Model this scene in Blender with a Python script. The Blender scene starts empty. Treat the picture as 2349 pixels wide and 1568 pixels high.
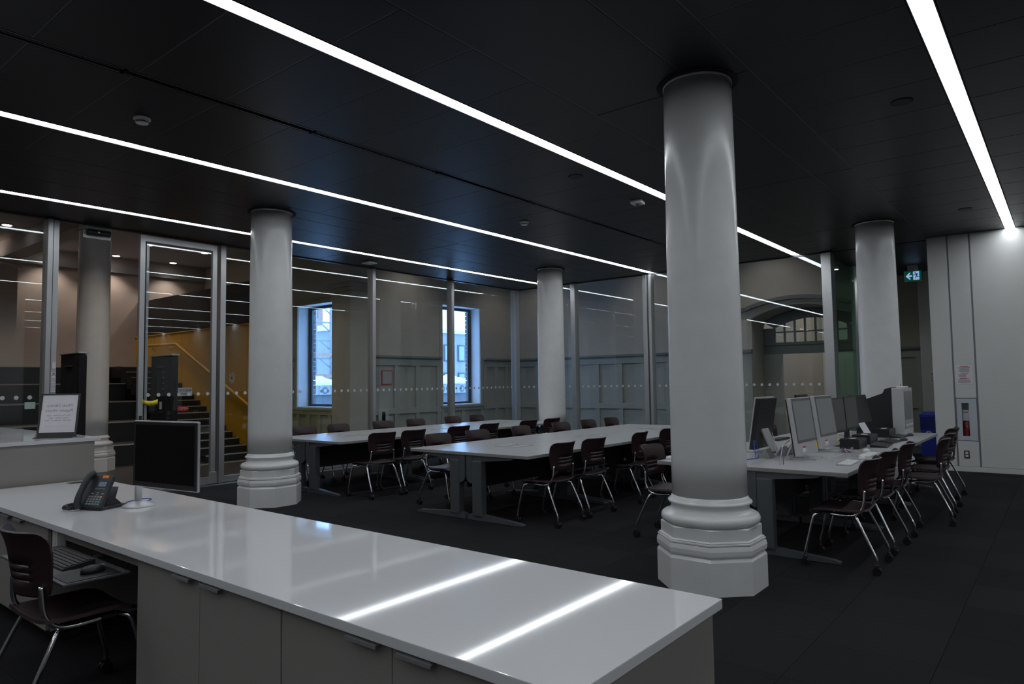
import bpy, bmesh, math, random
from mathutils import Vector, Matrix
random.seed(7)
R = math.radians
scene = bpy.context.scene
COL = scene.collection

# ------------------------------------------------------------------ camera
YAW, PITCH, ROLL = R(38.9838), R(3.4233), R(-0.8126)
fw = Vector((math.cos(YAW)*math.cos(PITCH), math.sin(YAW)*math.cos(PITCH), math.sin(PITCH)))
rt0 = Vector((math.sin(YAW), -math.cos(YAW), 0)); up0 = rt0.cross(fw)
rt = rt0*math.cos(ROLL) + up0*math.sin(ROLL)
up = up0*math.cos(ROLL) - rt0*math.sin(ROLL)
cd = bpy.data.cameras.new('camera'); cam = bpy.data.objects.new('camera', cd); COL.objects.link(cam)
cd.sensor_fit = 'HORIZONTAL'; cd.sensor_width = 36.0; cd.lens = 1572.68/2349*36.0
cd.clip_start = 0.05; cd.clip_end = 200
mw = Matrix((rt, up, -fw)).transposed().to_4x4(); mw.translation = Vector((0, 0, 1.52))
cam.matrix_world = mw
scene.camera = cam

# ------------------------------------------------------------------ sky and exposure
SKY_STRENGTH = 7.0
world = bpy.data.worlds.new('world'); scene.world = world; world.use_nodes = True
bg = world.node_tree.nodes['Background']
bg.inputs[0].default_value = (0.3, 0.55, 1.0, 1); bg.inputs[1].default_value = SKY_STRENGTH
scene.view_settings.view_transform = 'Standard'; scene.view_settings.look = 'None'
scene.view_settings.exposure = 0.0; scene.view_settings.gamma = 1.0
scene.view_settings.use_curve_mapping = False
scene.cycles.max_bounces = 7; scene.cycles.diffuse_bounces = 3; scene.cycles.glossy_bounces = 3; scene.cycles.transparent_max_bounces = 14
STRIP = 14.5         # radiance of the ceiling light strips
LOBBY_W = 64.0       # watts of each warm lobby downlight

# ------------------------------------------------------------------ materials
MATS = {}
def mat(name, color, rough=0.5, metal=0.0, var=0.0, vscale=20.0, bump=0.0, bscale=60.0, spec=0.5, emis=None, estr=0.0, rnd=0.0, coat=0.0):
    if name in MATS: return MATS[name]
    m = bpy.data.materials.new(name); m.use_nodes = True
    nt = m.node_tree; b = nt.nodes['Principled BSDF']
    b.inputs['Base Color'].default_value = (*color, 1); b.inputs['Roughness'].default_value = rough
    b.inputs['Metallic'].default_value = metal; b.inputs['Specular IOR Level'].default_value = spec
    if coat: b.inputs['Coat Weight'].default_value = coat; b.inputs['Coat Roughness'].default_value = 0.08
    if emis:
        b.inputs['Emission Color'].default_value = (*emis, 1); b.inputs['Emission Strength'].default_value = estr
    tc = nt.nodes.new('ShaderNodeTexCoord')
    if var or rnd:
        nz = nt.nodes.new('ShaderNodeTexNoise'); nz.inputs['Scale'].default_value = vscale; nz.inputs['Detail'].default_value = 6
        nt.links.new(tc.outputs['Object'], nz.inputs['Vector'])
        mr = nt.nodes.new('ShaderNodeMapRange'); mr.inputs[1].default_value = 0.3; mr.inputs[2].default_value = 0.7
        mr.inputs[3].default_value = 1-var; mr.inputs[4].default_value = 1+var
        nt.links.new(nz.outputs['Fac'], mr.inputs[0])
        src = mr.outputs[0]
        if rnd:
            oi = nt.nodes.new('ShaderNodeObjectInfo')
            m2 = nt.nodes.new('ShaderNodeMapRange'); m2.inputs[3].default_value = 1-rnd; m2.inputs[4].default_value = 1+rnd
            nt.links.new(oi.outputs['Random'], m2.inputs[0])
            mu = nt.nodes.new('ShaderNodeMath'); mu.operation = 'MULTIPLY'
            nt.links.new(src, mu.inputs[0]); nt.links.new(m2.outputs[0], mu.inputs[1]); src = mu.outputs[0]
        vm = nt.nodes.new('ShaderNodeVectorMath'); vm.operation = 'SCALE'; vm.inputs[0].default_value = color
        nt.links.new(src, vm.inputs['Scale']); nt.links.new(vm.outputs[0], b.inputs['Base Color'])
    if bump:
        nb = nt.nodes.new('ShaderNodeTexNoise'); nb.inputs['Scale'].default_value = bscale; nb.inputs['Detail'].default_value = 4
        nt.links.new(tc.outputs['Object'], nb.inputs['Vector'])
        bp = nt.nodes.new('ShaderNodeBump'); bp.inputs['Strength'].default_value = bump; bp.inputs['Distance'].default_value = 0.01
        nt.links.new(nb.outputs['Fac'], bp.inputs['Height']); nt.links.new(bp.outputs[0], b.inputs['Normal'])
    MATS[name] = m
    return m
def glass(name, tint, r0=0.04, rough=0.0):
    m = bpy.data.materials.new(name); m.use_nodes = True; nt = m.node_tree
    nt.nodes.remove(nt.nodes['Principled BSDF'])
    tr = nt.nodes.new('ShaderNodeBsdfTransparent'); tr.inputs[0].default_value = (*tint, 1)
    gl = nt.nodes.new('ShaderNodeBsdfGlossy'); gl.inputs['Roughness'].default_value = rough; gl.inputs['Color'].default_value = (0.95, 1, 1, 1)
    lw = nt.nodes.new('ShaderNodeLayerWeight'); lw.inputs['Blend'].default_value = 0.5
    pw = nt.nodes.new('ShaderNodeMath'); pw.operation = 'POWER'; pw.inputs[1].default_value = 5
    nt.links.new(lw.outputs['Facing'], pw.inputs[0])
    ma = nt.nodes.new('ShaderNodeMath'); ma.operation = 'MULTIPLY_ADD'; ma.inputs[1].default_value = 1-r0; ma.inputs[2].default_value = r0
    nt.links.new(pw.outputs[0], ma.inputs[0])
    mx = nt.nodes.new('ShaderNodeMixShader')
    nt.links.new(ma.outputs[0], mx.inputs[0]); nt.links.new(tr.outputs[0], mx.inputs[1]); nt.links.new(gl.outputs[0], mx.inputs[2])
    nt.links.new(mx.outputs[0], nt.nodes['Material Output'].inputs[0])
    MATS[name] = m; return m
def brickmat(name):
    m = mat(name, (0.2, 0.14, 0.13), 0.85, var=0.2, vscale=30, rnd=0.2); return m

G_CLEAR = glass('clear_glass', (0.93, 0.95, 0.95))
G_GREEN = glass('green_edge_glass', (0.55, 0.72, 0.64))
G_WIN = glass('window_glass', (0.9, 0.94, 0.98))
G_PLASTIC = glass('clear_plastic', (0.82, 0.85, 0.9), 0.06, 0.1)
WHITE = mat('white_paint', (0.72, 0.72, 0.715), 0.24, var=0.03, vscale=6, bump=0.04, bscale=25)
WALLW = mat('wall_paint_white', (0.63, 0.63, 0.615), 0.6, var=0.02, vscale=3, bump=0.02, bscale=200)
BEIGE = mat('beige_plaster', (0.5, 0.46, 0.4), 0.8, var=0.04, vscale=3, bump=0.05, bscale=40)
WAINS = mat('grey_green_wainscot', (0.42, 0.42, 0.38), 0.5, var=0.03, vscale=5)
TRIMD = mat('grey_trim', (0.2, 0.22, 0.22), 0.5, var=0.03, vscale=5)
WARMW = mat('warm_lobby_plaster', (0.5, 0.42, 0.38), 0.85, var=0.04, vscale=4, bump=0.05, bscale=30)
YELLOW = mat('yellow_wall_paint', (0.62, 0.33, 0.015), 0.45, var=0.04, vscale=3)
BLACKW = mat('black_wall', (0.012, 0.012, 0.013), 0.6, var=0.1, vscale=6)
BLACKST = mat('black_stair_stone', (0.02, 0.02, 0.022), 0.35, var=0.15, vscale=15)
NOSE = mat('pale_nosing', (0.42, 0.38, 0.32), 0.5)
CEILM = mat('black_ceiling_metal', (0.0105, 0.0125, 0.018), 0.42, metal=0.25, var=0.05, vscale=4, rnd=0.06)
CEILB = mat('ceiling_void_black', (0.006, 0.006, 0.007), 0.8, var=0.1)
CARPET = mat('charcoal_carpet', (0.022, 0.022, 0.0235), 0.95, var=0.3, vscale=260, bump=0.6, bscale=500, spec=0.1, rnd=0.14)
STEEL = mat('brushed_aluminium', (0.55, 0.56, 0.57), 0.4, metal=0.75, var=0.03, vscale=40)
STEELD = mat('dark_anodised', (0.08, 0.085, 0.09), 0.4, metal=0.6, var=0.04)
CHROME = mat('chrome', (0.82, 0.83, 0.85), 0.12, metal=1.0, var=0.01)
QUARTZ = mat('white_quartz', (0.73, 0.73, 0.745), 0.05, var=0.035, vscale=420, spec=0.5)
LAMIN = mat('grey_laminate', (0.285, 0.27, 0.247), 0.5, var=0.03, vscale=120)
TABLE = mat('pale_grey_tabletop', (0.5, 0.5, 0.515), 0.24, var=0.04, vscale=150)
TEDGE = mat('grey_table_edge', (0.28, 0.275, 0.27), 0.5, var=0.03)
TLEG = mat('grey_table_leg', (0.105, 0.115, 0.125), 0.42, metal=0.3, var=0.05)
MODEST = mat('black_modesty', (0.01, 0.01, 0.011), 0.5, var=0.1)
MAROON = mat('maroon_plastic', (0.03, 0.014, 0.017), 0.4, var=0.08, vscale=60, bump=0.05, bscale=300)
RUBBER = mat('black_rubber', (0.012, 0.012, 0.013), 0.35, var=0.1)
BPLAST = mat('black_plastic', (0.018, 0.018, 0.02), 0.4, var=0.1, vscale=50)
PHONEP = mat('phone_plastic', (0.03, 0.034, 0.04), 0.45, var=0.08, vscale=50)
SCREENB = mat('black_screen', (0.004, 0.004, 0.004), 0.22, var=0.02)
SCREENG = mat('matte_grey_screen', (0.07, 0.07, 0.068), 0.35, var=0.03)
SCREENM = mat('painted_reflection_screen', (0.24, 0.245, 0.245), 0.2, var=0.02)  # pale grey base stands in for the wall mirrored in the screen
SILVER = mat('silver_aluminium', (0.58, 0.58, 0.59), 0.35, metal=0.35, var=0.02)
WPLAST = mat('white_plastic', (0.72, 0.72, 0.71), 0.35, var=0.02)
PAPER = mat('white_paper', (0.72, 0.7, 0.74), 0.8, var=0.02)
INK = mat('grey_ink', (0.3, 0.3, 0.32), 0.9, var=0.02)
INKD = mat('dark_ink', (0.03, 0.03, 0.035), 0.9, var=0.02)
INKR = mat('red_ink', (0.45, 0.03, 0.03), 0.8, var=0.02)
BLUEC = mat('blue_cable', (0.02, 0.06, 0.5), 0.45, var=0.05)
GREYC = mat('grey_cable', (0.4, 0.4, 0.4), 0.5, var=0.05)
BLUEB = mat('blue_bin_plastic', (0.012, 0.03, 0.42), 0.4, var=0.05)
RED = mat('red_metal', (0.35, 0.02, 0.015), 0.35, var=0.05)
ORANGE = mat('orange_label', (0.9, 0.25, 0.02), 0.6, var=0.03)
YELT = mat('yellow_tape', (0.75, 0.6, 0.02), 0.5, var=0.03)
PINK = mat('pink_note', (0.9, 0.25, 0.4), 0.7, var=0.03)
GREENS = mat('exit_green', (0.0, 0.12, 0.07), 0.5, emis=(0.0, 0.16, 0.09), estr=0.25, var=0.02)
EXITW = mat('exit_white', (0.6, 0.7, 1.0), 0.5, emis=(0.38, 0.52, 1.0), estr=0.7, var=0.01)
REDSIGN = mat('red_sign', (0.7, 0.03, 0.03), 0.5, var=0.03)
SNOW = mat('snow', (0.75, 0.75, 0.76), 0.8, var=0.04, vscale=3, bump=0.4, bscale=4)
BRICK = brickmat('pale_brick')
MORTAR = mat('mortar', (0.5, 0.47, 0.45), 0.9, var=0.1)
CONC = mat('concrete_grey', (0.1, 0.11, 0.12), 0.85, var=0.1, vscale=4)
PALEB = mat('pale_cladding', (0.26, 0.27, 0.28), 0.7, var=0.06, vscale=3)
TAN = mat('tan_brickwork', (0.4, 0.24, 0.18), 0.85, var=0.15, vscale=8)
DOTM = mat('frosted_dot', (0.6, 0.62, 0.63), 0.7, var=0.02)
LEDM = mat('led_strip', (1, 1, 1), 0.5, emis=(0.90, 0.955, 1.0), estr=STRIP, var=0.0)
LAMPM = mat('downlight_lens', (1, 1, 1), 0.5, emis=(1.0, 0.93, 0.85), estr=9.0)
LCD = mat('phone_lcd', (0.18, 0.26, 0.36), 0.3, var=0.03)
for nm, c in dict(key_grey=(0.25, 0.26, 0.27), key_green=(0.1, 0.4, 0.2), key_blue=(0.1, 0.3, 0.6), key_orange=(0.8, 0.35, 0.05)).items():
    mat(nm, c, 0.5, var=0.02)

# ------------------------------------------------------------------ mesh builder
class MB:
    def __init__(s): s.v = []; s.f = []; s.sm = []; s.mi = []; s.cur = 0
    def add(s, vs, fs, smooth=False):
        o = len(s.v); s.v += [tuple(v) for v in vs]
        for f in fs: s.f.append(tuple(i+o for i in f)); s.sm.append(smooth); s.mi.append(s.cur)
        return s
    def box(s, x0, x1, y0, y1, z0, z1, bev=0.0):
        if x0 > x1: x0, x1 = x1, x0
        if y0 > y1: y0, y1 = y1, y0
        if z0 > z1: z0, z1 = z1, z0
        if bev <= 0:
            vs = [(x0,y0,z0),(x1,y0,z0),(x1,y1,z0),(x0,y1,z0),(x0,y0,z1),(x1,y0,z1),(x1,y1,z1),(x0,y1,z1)]
            fs = [(0,3,2,1),(4,5,6,7),(0,1,5,4),(1,2,6,5),(2,3,7,6),(3,0,4,7)]
            return s.add(vs, fs)
        b = min(bev, (x1-x0)/2.01, (y1-y0)/2.01, (z1-z0)/2.01)
        bm = bmesh.new(); bmesh.ops.create_cube(bm, size=1)
        for v in bm.verts:
            v.co = Vector(((x0+x1)/2+v.co.x*(x1-x0), (y0+y1)/2+v.co.y*(y1-y0), (z0+z1)/2+v.co.z*(z1-z0)))
        bmesh.ops.bevel(bm, geom=list(bm.edges), offset=b, segments=2, affect='EDGES', profile=0.6)
        bm.verts.index_update()
        s.add([v.co for v in bm.verts], [[v.index for v in f.verts] for f in bm.faces]); bm.free(); return s
    def prism(s, pts, axis, a, b):
        """polygon pts (2D) extruded along axis between a and b. axis x: pts=(y,z); y: (x,z); z: (x,y)"""
        def P(p, t): return {'x': (t, p[0], p[1]), 'y': (p[0], t, p[1]), 'z': (p[0], p[1], t)}[axis]
        n = len(pts); vs = [P(p, a) for p in pts]+[P(p, b) for p in pts]
        fs = [tuple(range(n))[::-1], tuple(range(n, 2*n))]+[(i, (i+1) % n, n+(i+1) % n, n+i) for i in range(n)]
        ar = sum(pts[i][0]*pts[(i+1) % n][1]-pts[(i+1) % n][0]*pts[i][1] for i in range(n))
        flip = (ar < 0) ^ (b < a) ^ (axis == 'y')
        if flip: fs = [f[::-1] for f in fs]
        return s.add(vs, fs)
    def tube(s, path, r, n=8, cap=True, smooth=True):
        path = [Vector(p) for p in path]; rs = r if isinstance(r, (list, tuple)) else [r]*len(path)
        rings = []; prev = None
        for i, p in enumerate(path):
            if i == 0: t = path[1]-p
            elif i == len(path)-1: t = p-path[i-1]
            else: t = (path[i+1]-p).normalized()+(p-path[i-1]).normalized()
            t.normalize()
            if prev is None:
                a = Vector((0, 0, 1)) if abs(t.z) < 0.9 else Vector((1, 0, 0)); u = t.cross(a).normalized()
            else:
                u = prev-t*prev.dot(t); u.normalize()
            prev = u; w = t.cross(u)
            rings.append([p+(u*math.cos(2*math.pi*k/n)+w*math.sin(2*math.pi*k/n))*rs[i] for k in range(n)])
        vs = [v for rg in rings for v in rg]; fs = []
        for i in range(len(rings)-1):
            for k in range(n):
                fs.append((i*n+k, i*n+(k+1) % n, (i+1)*n+(k+1) % n, (i+1)*n+k))
        s.add(vs, fs, smooth)
        if cap:
            o = len(s.v)-len(vs)
            s.f.append(tuple(o+k for k in range(n))[::-1]); s.sm.append(False); s.mi.append(s.cur)
            s.f.append(tuple(o+(len(rings)-1)*n+k for k in range(n))); s.sm.append(False); s.mi.append(s.cur)
        return s
    def lathe(s, prof, cx=0, cy=0, n=32, rot=0.0, smooth=True, cap=True):
        vs = []; fs = []
        for (r, z) in prof:
            for k in range(n):
                a = rot+2*math.pi*k/n; vs.append((cx+r*math.cos(a), cy+r*math.sin(a), z))
        for i in range(len(prof)-1):
            for k in range(n): fs.append((i*n+k, i*n+(k+1) % n, (i+1)*n+(k+1) % n, (i+1)*n+k))
        s.add(vs, fs, smooth); o = len(s.v)-len(vs)
        if cap:
            s.f.append(tuple(o+k for k in range(n))[::-1]); s.sm.append(False); s.mi.append(s.cur)
            s.f.append(tuple(o+(len(prof)-1)*n+k for k in range(n))); s.sm.append(False); s.mi.append(s.cur)
        return s
    def disc(s, c, axis, r, t, n=20):
        """short cylinder centred at c along axis"""
        c = Vector(c); d = Vector({'x': (1,0,0), 'y': (0,1,0), 'z': (0,0,1)}[axis])*t/2
        return s.tube([c-d, c+d], r, n)
    def shell(s, grid, th, holes=(), smooth=True):
        """closed thin shell over grid[j][i] of points; holes: set of (i,j) cells left open"""
        nj = len(grid); ni = len(grid[0]); P = [[Vector(p) for p in row] for row in grid]
        top = []; bot = []
        for j in range(nj):
            for i in range(ni):
                du = P[j][min(i+1, ni-1)]-P[j][max(i-1, 0)]; dv = P[min(j+1, nj-1)][i]-P[max(j-1, 0)][i]
                nn = du.cross(dv); nn.normalize(); top.append(P[j][i]+nn*th/2); bot.append(P[j][i]-nn*th/2)
        N = ni*nj; fs = []; cells = {(i, j) for j in range(nj-1) for i in range(ni-1)}-set(holes)
        rim = []
        for (i, j) in cells:
            a, b, c, d = j*ni+i, j*ni+i+1, (j+1)*ni+i+1, (j+1)*ni+i
            fs.append((a, b, c, d)); fs.append((N+d, N+c, N+b, N+a))
            for (e, nb) in (((a, b), (i, j-1)), ((b, c), (i+1, j)), ((c, d), (i, j+1)), ((d, a), (i-1, j))):
                if nb not in cells: rim.append((e[1], e[0], N+e[0], N+e[1]))
        o = len(s.v); s.v += [tuple(v) for v in top+bot]
        for f in fs: s.f.append(tuple(i+o for i in f)); s.sm.append(smooth); s.mi.append(s.cur)
        for f in rim: s.f.append(tuple(i+o for i in f)); s.sm.append(False); s.mi.append(s.cur)
        return s
    def xform(s, M):
        s.v = [tuple(M @ Vector(v)) for v in s.v]; return s
    def mesh(s, name, *mats):
        me = bpy.data.meshes.new(name); me.from_pydata(s.v, [], s.f)
        me.polygons.foreach_set('use_smooth', s.sm); me.polygons.foreach_set('material_index', s.mi)
        for m in mats: me.materials.append(m)
        me.update(); return me
    def build(s, name, m, parent=None, loc=None):
        mats = m if isinstance(m, (list, tuple)) else (m,)
        return link(name, s.mesh(name, *mats), parent, loc)
def link(name, data, parent=None, loc=None, rotz=0.0):
    o = bpy.data.objects.new(name, data); COL.objects.link(o)
    if parent: o.parent = parent
    if loc is not None: o.location = loc
    if rotz: o.rotation_euler = (0, 0, rotz)
    return o
def tag(o, label, cat, group=None):
    o['label'] = label; o['category'] = cat
    if group: o['group'] = group
    return o
def thing(name, label, cat, loc=(0, 0, 0), rotz=0.0, group=None):
    o = bpy.data.objects.new(name, None); COL.objects.link(o); o.empty_display_size = 0.1
    o.location = loc; o.rotation_euler = (0, 0, rotz)
    return tag(o, label, cat, group)
def struct(o): o['kind'] = 'structure'; return o
def bx(name, m, x0, x1, y0, y1, z0, z1, parent=None, bev=0.0):
    return MB().box(x0, x1, y0, y1, z0, z1, bev).build(name, m, parent)
KIDS = {}
def dup(root, loc, rotz, label, group=None):
    r = root.copy(); COL.objects.link(r); r.location = loc; r.rotation_euler = (0, 0, rotz); r['label'] = label
    if group: r['group'] = group
    for ch in KIDS.setdefault(root.name, list(root.children)):
        c = ch.copy(); COL.objects.link(c); c.parent = r
        for g in KIDS.setdefault(ch.name, list(ch.children)):
            d = g.copy(); COL.objects.link(d); d.parent = c
    return r
def text(name, body, m, size, M, parent=None, extrude=0.0004, bold=0.0):
    """flat lettering; M places the text plane (x right, y up) in the parent's space"""
    cu = bpy.data.curves.new(name, 'FONT'); cu.body = body; cu.size = size; cu.extrude = extrude; cu.offset = bold
    cu.align_x = 'CENTER'; cu.align_y = 'CENTER'; cu.resolution_u = 3
    t = bpy.data.objects.new(name+'_tmp', cu); COL.objects.link(t)
    dg = bpy.context.evaluated_depsgraph_get(); dg.update()
    me = bpy.data.meshes.new_from_object(t.evaluated_get(dg)); bpy.data.objects.remove(t); bpy.data.curves.remove(cu)
    me.transform(M); me.materials.clear(); me.materials.append(m)
    return link(name, me, parent)
def frame(o, xdir, ydir):
    """matrix with text x along xdir, y along ydir, at o"""
    x = Vector(xdir).normalized(); y = Vector(ydir).normalized(); z = x.cross(y)
    M = Matrix((x, y, z)).transposed().to_4x4(); M.translation = Vector(o); return M
def smoothpath(pts, k=6):
    """Catmull-Rom through pts"""
    P = [Vector(p) for p in pts]; P = [P[0]]+P+[P[-1]]; out = []
    for i in range(1, len(P)-2):
        for t in range(k):
            u = t/k; a, b, c, d = P[i-1], P[i], P[i+1], P[i+2]
            out.append(0.5*((2*b)+(c-a)*u+(2*a-5*b+4*c-d)*u*u+(3*b-a-3*c+d)*u**3))
    out.append(P[-2]); return out

# ------------------------------------------------------------------ key dimensions
ZC = 3.84            # room ceiling
YG, XF = 10.65, 13.38   # glass walls
XR = 13.22           # white wall on the right
XMIN, YMIN = -5.0, -11.0
YB, XC, XA = 12.4, 15.4, 9.9   # old masonry walls beyond the glass
YL = 19.6            # back wall of the lobby
ZL = 5.0             # lobby ceiling

def in_view(x, y, z, mx=0.08):
    d = Vector((x, y, z))-Vector((0, 0, 1.52)); w = d.dot(fw)
    if w < 0.3: return None
    u = d.dot(rt)/w*1572.68/1174.5; v = d.dot(up)/w*1572.68/784
    return w if abs(u) < 1+mx and abs(v) < 1+mx else None

# ------------------------------------------------------------------ floor with carpet tiles
floor = struct(bx('floor', CONC, -6.5, 19.5, YMIN-0.2, YG+0.06, -0.3, -0.008))
T = 0.61; g = 0.0012
tile_me = MB().box(g, T-g, g, T-g, -0.0079, 0.0).mesh('carpet_tile', CARPET)
cells = []
i0 = int(math.floor(XMIN/T)); i1 = int(math.ceil(15.4/T)); j0 = int(math.floor(YMIN/T)); j1 = int(math.floor(YG/T))
for i in range(i0, i1):
    for j in range(j0, j1+1):
        x, y = i*T, j*T
        if y+T > YG+0.1: continue
        if x+T > XR+0.3 and y < 1.6: continue
        w = in_view(x+T/2, y+T/2, 0, 0.15)
        if w and not (x+T < 2.42 and y > 0.9 and w < 5): cells.append((w, x, y))
        else: cells.append((999, x, y))
cells.sort()
rest = MB()
for k, (w, x, y) in enumerate(cells):
    if k < 290 and w < 900: link('carpet_tile', tile_me, floor, (x, y, 0))
    else: rest.box(x+g, x+T-g, y+g, y+T-g, -0.0079, 0.0)
o = rest.build('carpet_tile_field', CARPET, floor); o['kind'] = 'stuff'
struct(bx('floor_lobby', mat('dark_lobby_floor', (0.035, 0.035, 0.036), 0.4, var=0.1, vscale=30), -6.5, 9.9, YG+0.06, YL+0.4, -0.3, 0.0))
struct(bx('floor_passage', mat('dark_passage_floor', (0.05, 0.048, 0.045), 0.5, var=0.1, vscale=30), 9.9, 19.5, YG+0.06, YB+0.1, -0.3, 0.0))

# ------------------------------------------------------------------ ceiling with metal panels
ceil = struct(bx('ceiling', CEILB, XMIN-0.2, XF+0.06, YMIN-0.2, YG+0.06, 3.905, ZL))
zones = [(-1.85, -0.67), (-0.66, 0.525), (0.675, 1.745), (3.105, 3.785), (3.935, 5.215), (5.325, 6.785), (6.935, 7.745), (8.765, 9.505), (9.655, 10.62)]
bands = [(1.755, 2.16), (2.17, 3.095), (7.755, 8.18), (8.19, 8.755)]
PX = 2.0/3
field = MB(); pm = {}
def panel(x0, x1, y0, y1):
    if any(in_view(x, y, ZC, 0.02) for x in (x0, (x0+x1)/2, x1) for y in (y0, (y0+y1)/2, y1)):
        key = (round(x1-x0, 3), round(y1-y0, 3))
        if key not in pm: pm[key] = MB().box(0, key[0], 0, key[1], 0, 0.03, 0.004).mesh('ceiling_panel', CEILM)
        link('ceiling_panel', pm[key], ceil, (x0, y0, ZC))
    else: field.box(x0, x1, y0, y1, ZC, ZC+0.03)
for (a, b) in zones:
    k = -15
    while 4.78+PX*k < XF-0.1:
        x0 = max(4.78+PX*k, XMIN); x1 = min(4.78+PX*(k+1), XF)
        panel(x0+0.004, x1-0.004, a, b); k += 1
for (a, b) in bands:
    for x0, x1 in ((-5, -1.6), (-1.6, 1.72), (1.72, 5.04), (5.04, 8.2), (8.2, 11.38), (11.38, XF)):
        panel(x0+0.004, x1-0.004, a, b)
for (a, b) in ((-4.1, -2.67), (-2.53, -1.86), (-7.0, -5.67), (-5.53, -4.11), (-10.9, -8.67), (-8.53, -7.01)):
    field.box(XMIN, XF, a, b, ZC, ZC+0.03)
o = field.build('ceiling_panel_field', CEILM, ceil); o['kind'] = 'stuff'
jr = MB(); EDGE_LIGHT = mat('painted_edge_light', (0.11, 0.12, 0.14), 0.4, metal=0.3, var=0.05)  # paler strips in the joints paint the light caught on panel edges
k = -15
while 4.78+PX*k < XF-0.1:
    xx = 4.78+PX*k
    if xx > XMIN+0.02:
        for (a, b) in zones: jr.box(xx-0.0035, xx+0.0035, a, b, ZC+0.002, ZC+0.02)
    k += 1
for yy in (-0.665, 1.75, 2.165, 3.1, 7.75, 8.185, 8.76): jr.box(XMIN, XF, yy-0.004, yy+0.004, ZC+0.002, ZC+0.02)
o = jr.build('edge_light_strips', EDGE_LIGHT, ceil); o['kind'] = 'stuff'
# slot air diffuser between the second and third strips: two blades in the gap
for k in range(9):
    x0 = -1.2+k*1.62
    sd = thing('slot_diffuser', ['black linear slot air diffuser in the ceiling, %s segment from the counter end' % n for n in ('first', 'second', 'third', 'fourth', 'fifth', 'sixth', 'seventh', 'eighth', 'ninth')][k], 'air diffuser', (x0, 5.22, ZC), group='slot diffuser segments')
    MB().box(0.01, 1.6, 0.002, 0.02, 0, 0.05).box(0.01, 1.6, 0.08, 0.098, 0, 0.05).build('frame_rail', STEELD, sd)
    if k % 2 == 1: MB().box(0.03, 1.58, 0.045, 0.055, 0.005, 0.05).build('blade', STEELD, sd)
    MB().box(0.01, 1.6, 0.02, 0.08, 0.05, 0.06).build('backing', CEILB, sd)

# light strips
SY = [(0.6, 'along the right side above the open floor'), (3.86, 'passing the front column, widest in view'), (6.86, 'in the middle of the ceiling'), (9.58, 'nearest the glass wall and the entrance'),
      (-2.6, 'first behind the viewer, seen in reflections'), (-5.6, 'second behind the viewer, seen in reflections'), (-8.6, 'third behind the viewer, seen in reflections')]
for y, where in SY:
    t = thing('light_strip', 'long recessed white linear ceiling light ' + where, 'ceiling light', (0, y, ZC), group='linear ceiling lights')
    xe = 13.3
    MB().box(XMIN+0.1, xe, -0.062, 0.062, 0.004, 0.02).build('diffuser', LEDM, t)
    MB().box(XMIN+0.1, xe, -0.07, -0.0622, -0.002, 0.06).box(XMIN+0.1, xe, 0.0622, 0.07, -0.002, 0.06).box(XMIN+0.1, xe, -0.062, 0.062, 0.021, 0.06).build('housing', STEELD, t)

# low soffit over the passage on the right
struct(bx('ceiling_passage_low', CEILM, XF+0.07, 17.8, 0.9, 3.42, ZC, 4.4))
# ------------------------------------------------------------------ closing walls of the room
wr = struct(MB().box(XR+0.02, XR+0.3, YMIN, 1.158, 0, 3.9).box(XR+0.02, XR+0.3, 1.442, 1.70, 0, 3.9).box(XR+0.02, XR+0.3, 1.158, 1.442, 0, 0.488).box(XR+0.02, XR+0.3, 1.158, 1.442, 1.174, 3.9).box(XR+0.22, XR+0.3, 1.158, 1.442, 0.488, 1.174).build('wall_right', CEILB))
for a, b, z0, z1 in ((1.465, 1.735, 0.085, 3.838), (1.16, 1.44, 1.178, 3.838), (1.16, 1.44, 0.085, 0.485), (YMIN, 1.135, 0.085, 3.838)):
    bx('wall_panel', WALLW, XR, XR+0.03, a, b, z0, z1, wr, 0.003)
MB().box(XR+0.0, XR+0.3, 1.735, 1.74, 0, 3.838).build('end_panel', WALLW, wr)
for y in (1.4525, 1.1475):
    bx('reveal_strip', mat('violet_grey_reveal', (0.2, 0.2, 0.24), 0.5, var=0.03), XR+0.012, XR+0.019, y-0.0125, y+0.0125, 0.085, 3.838, wr)
bb = struct(bx('baseboard_right', WALLW, XR-0.012, XR+0.02, YMIN, 1.735, 0.0005, 0.08, bev=0.003))
DARKW = mat('dim_grey_wall', (0.2, 0.2, 0.2), 0.7, var=0.03)
struct(bx('wall_left', DARKW, XMIN-0.2, XMIN, YMIN, YG, 0, 3.9))
struct(bx('wall_behind', DARKW, XMIN-0.2, XR+0.3, YMIN-0.2, YMIN, 0, 3.9))
struct(bx('wall_alcove', WALLW, 17.3, 17.6, 1.2, 2.49, 0, ZC-0.002))
struct(bx('wall_alcove_side', WALLW, XR+0.3, 17.6, 1.0, 1.2, 0, ZC-0.002))
we = struct(bx('wall_passage_end', BEIGE, 17.6, 17.8, 1.0, 3.62, 0, ZC-0.002))

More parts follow.
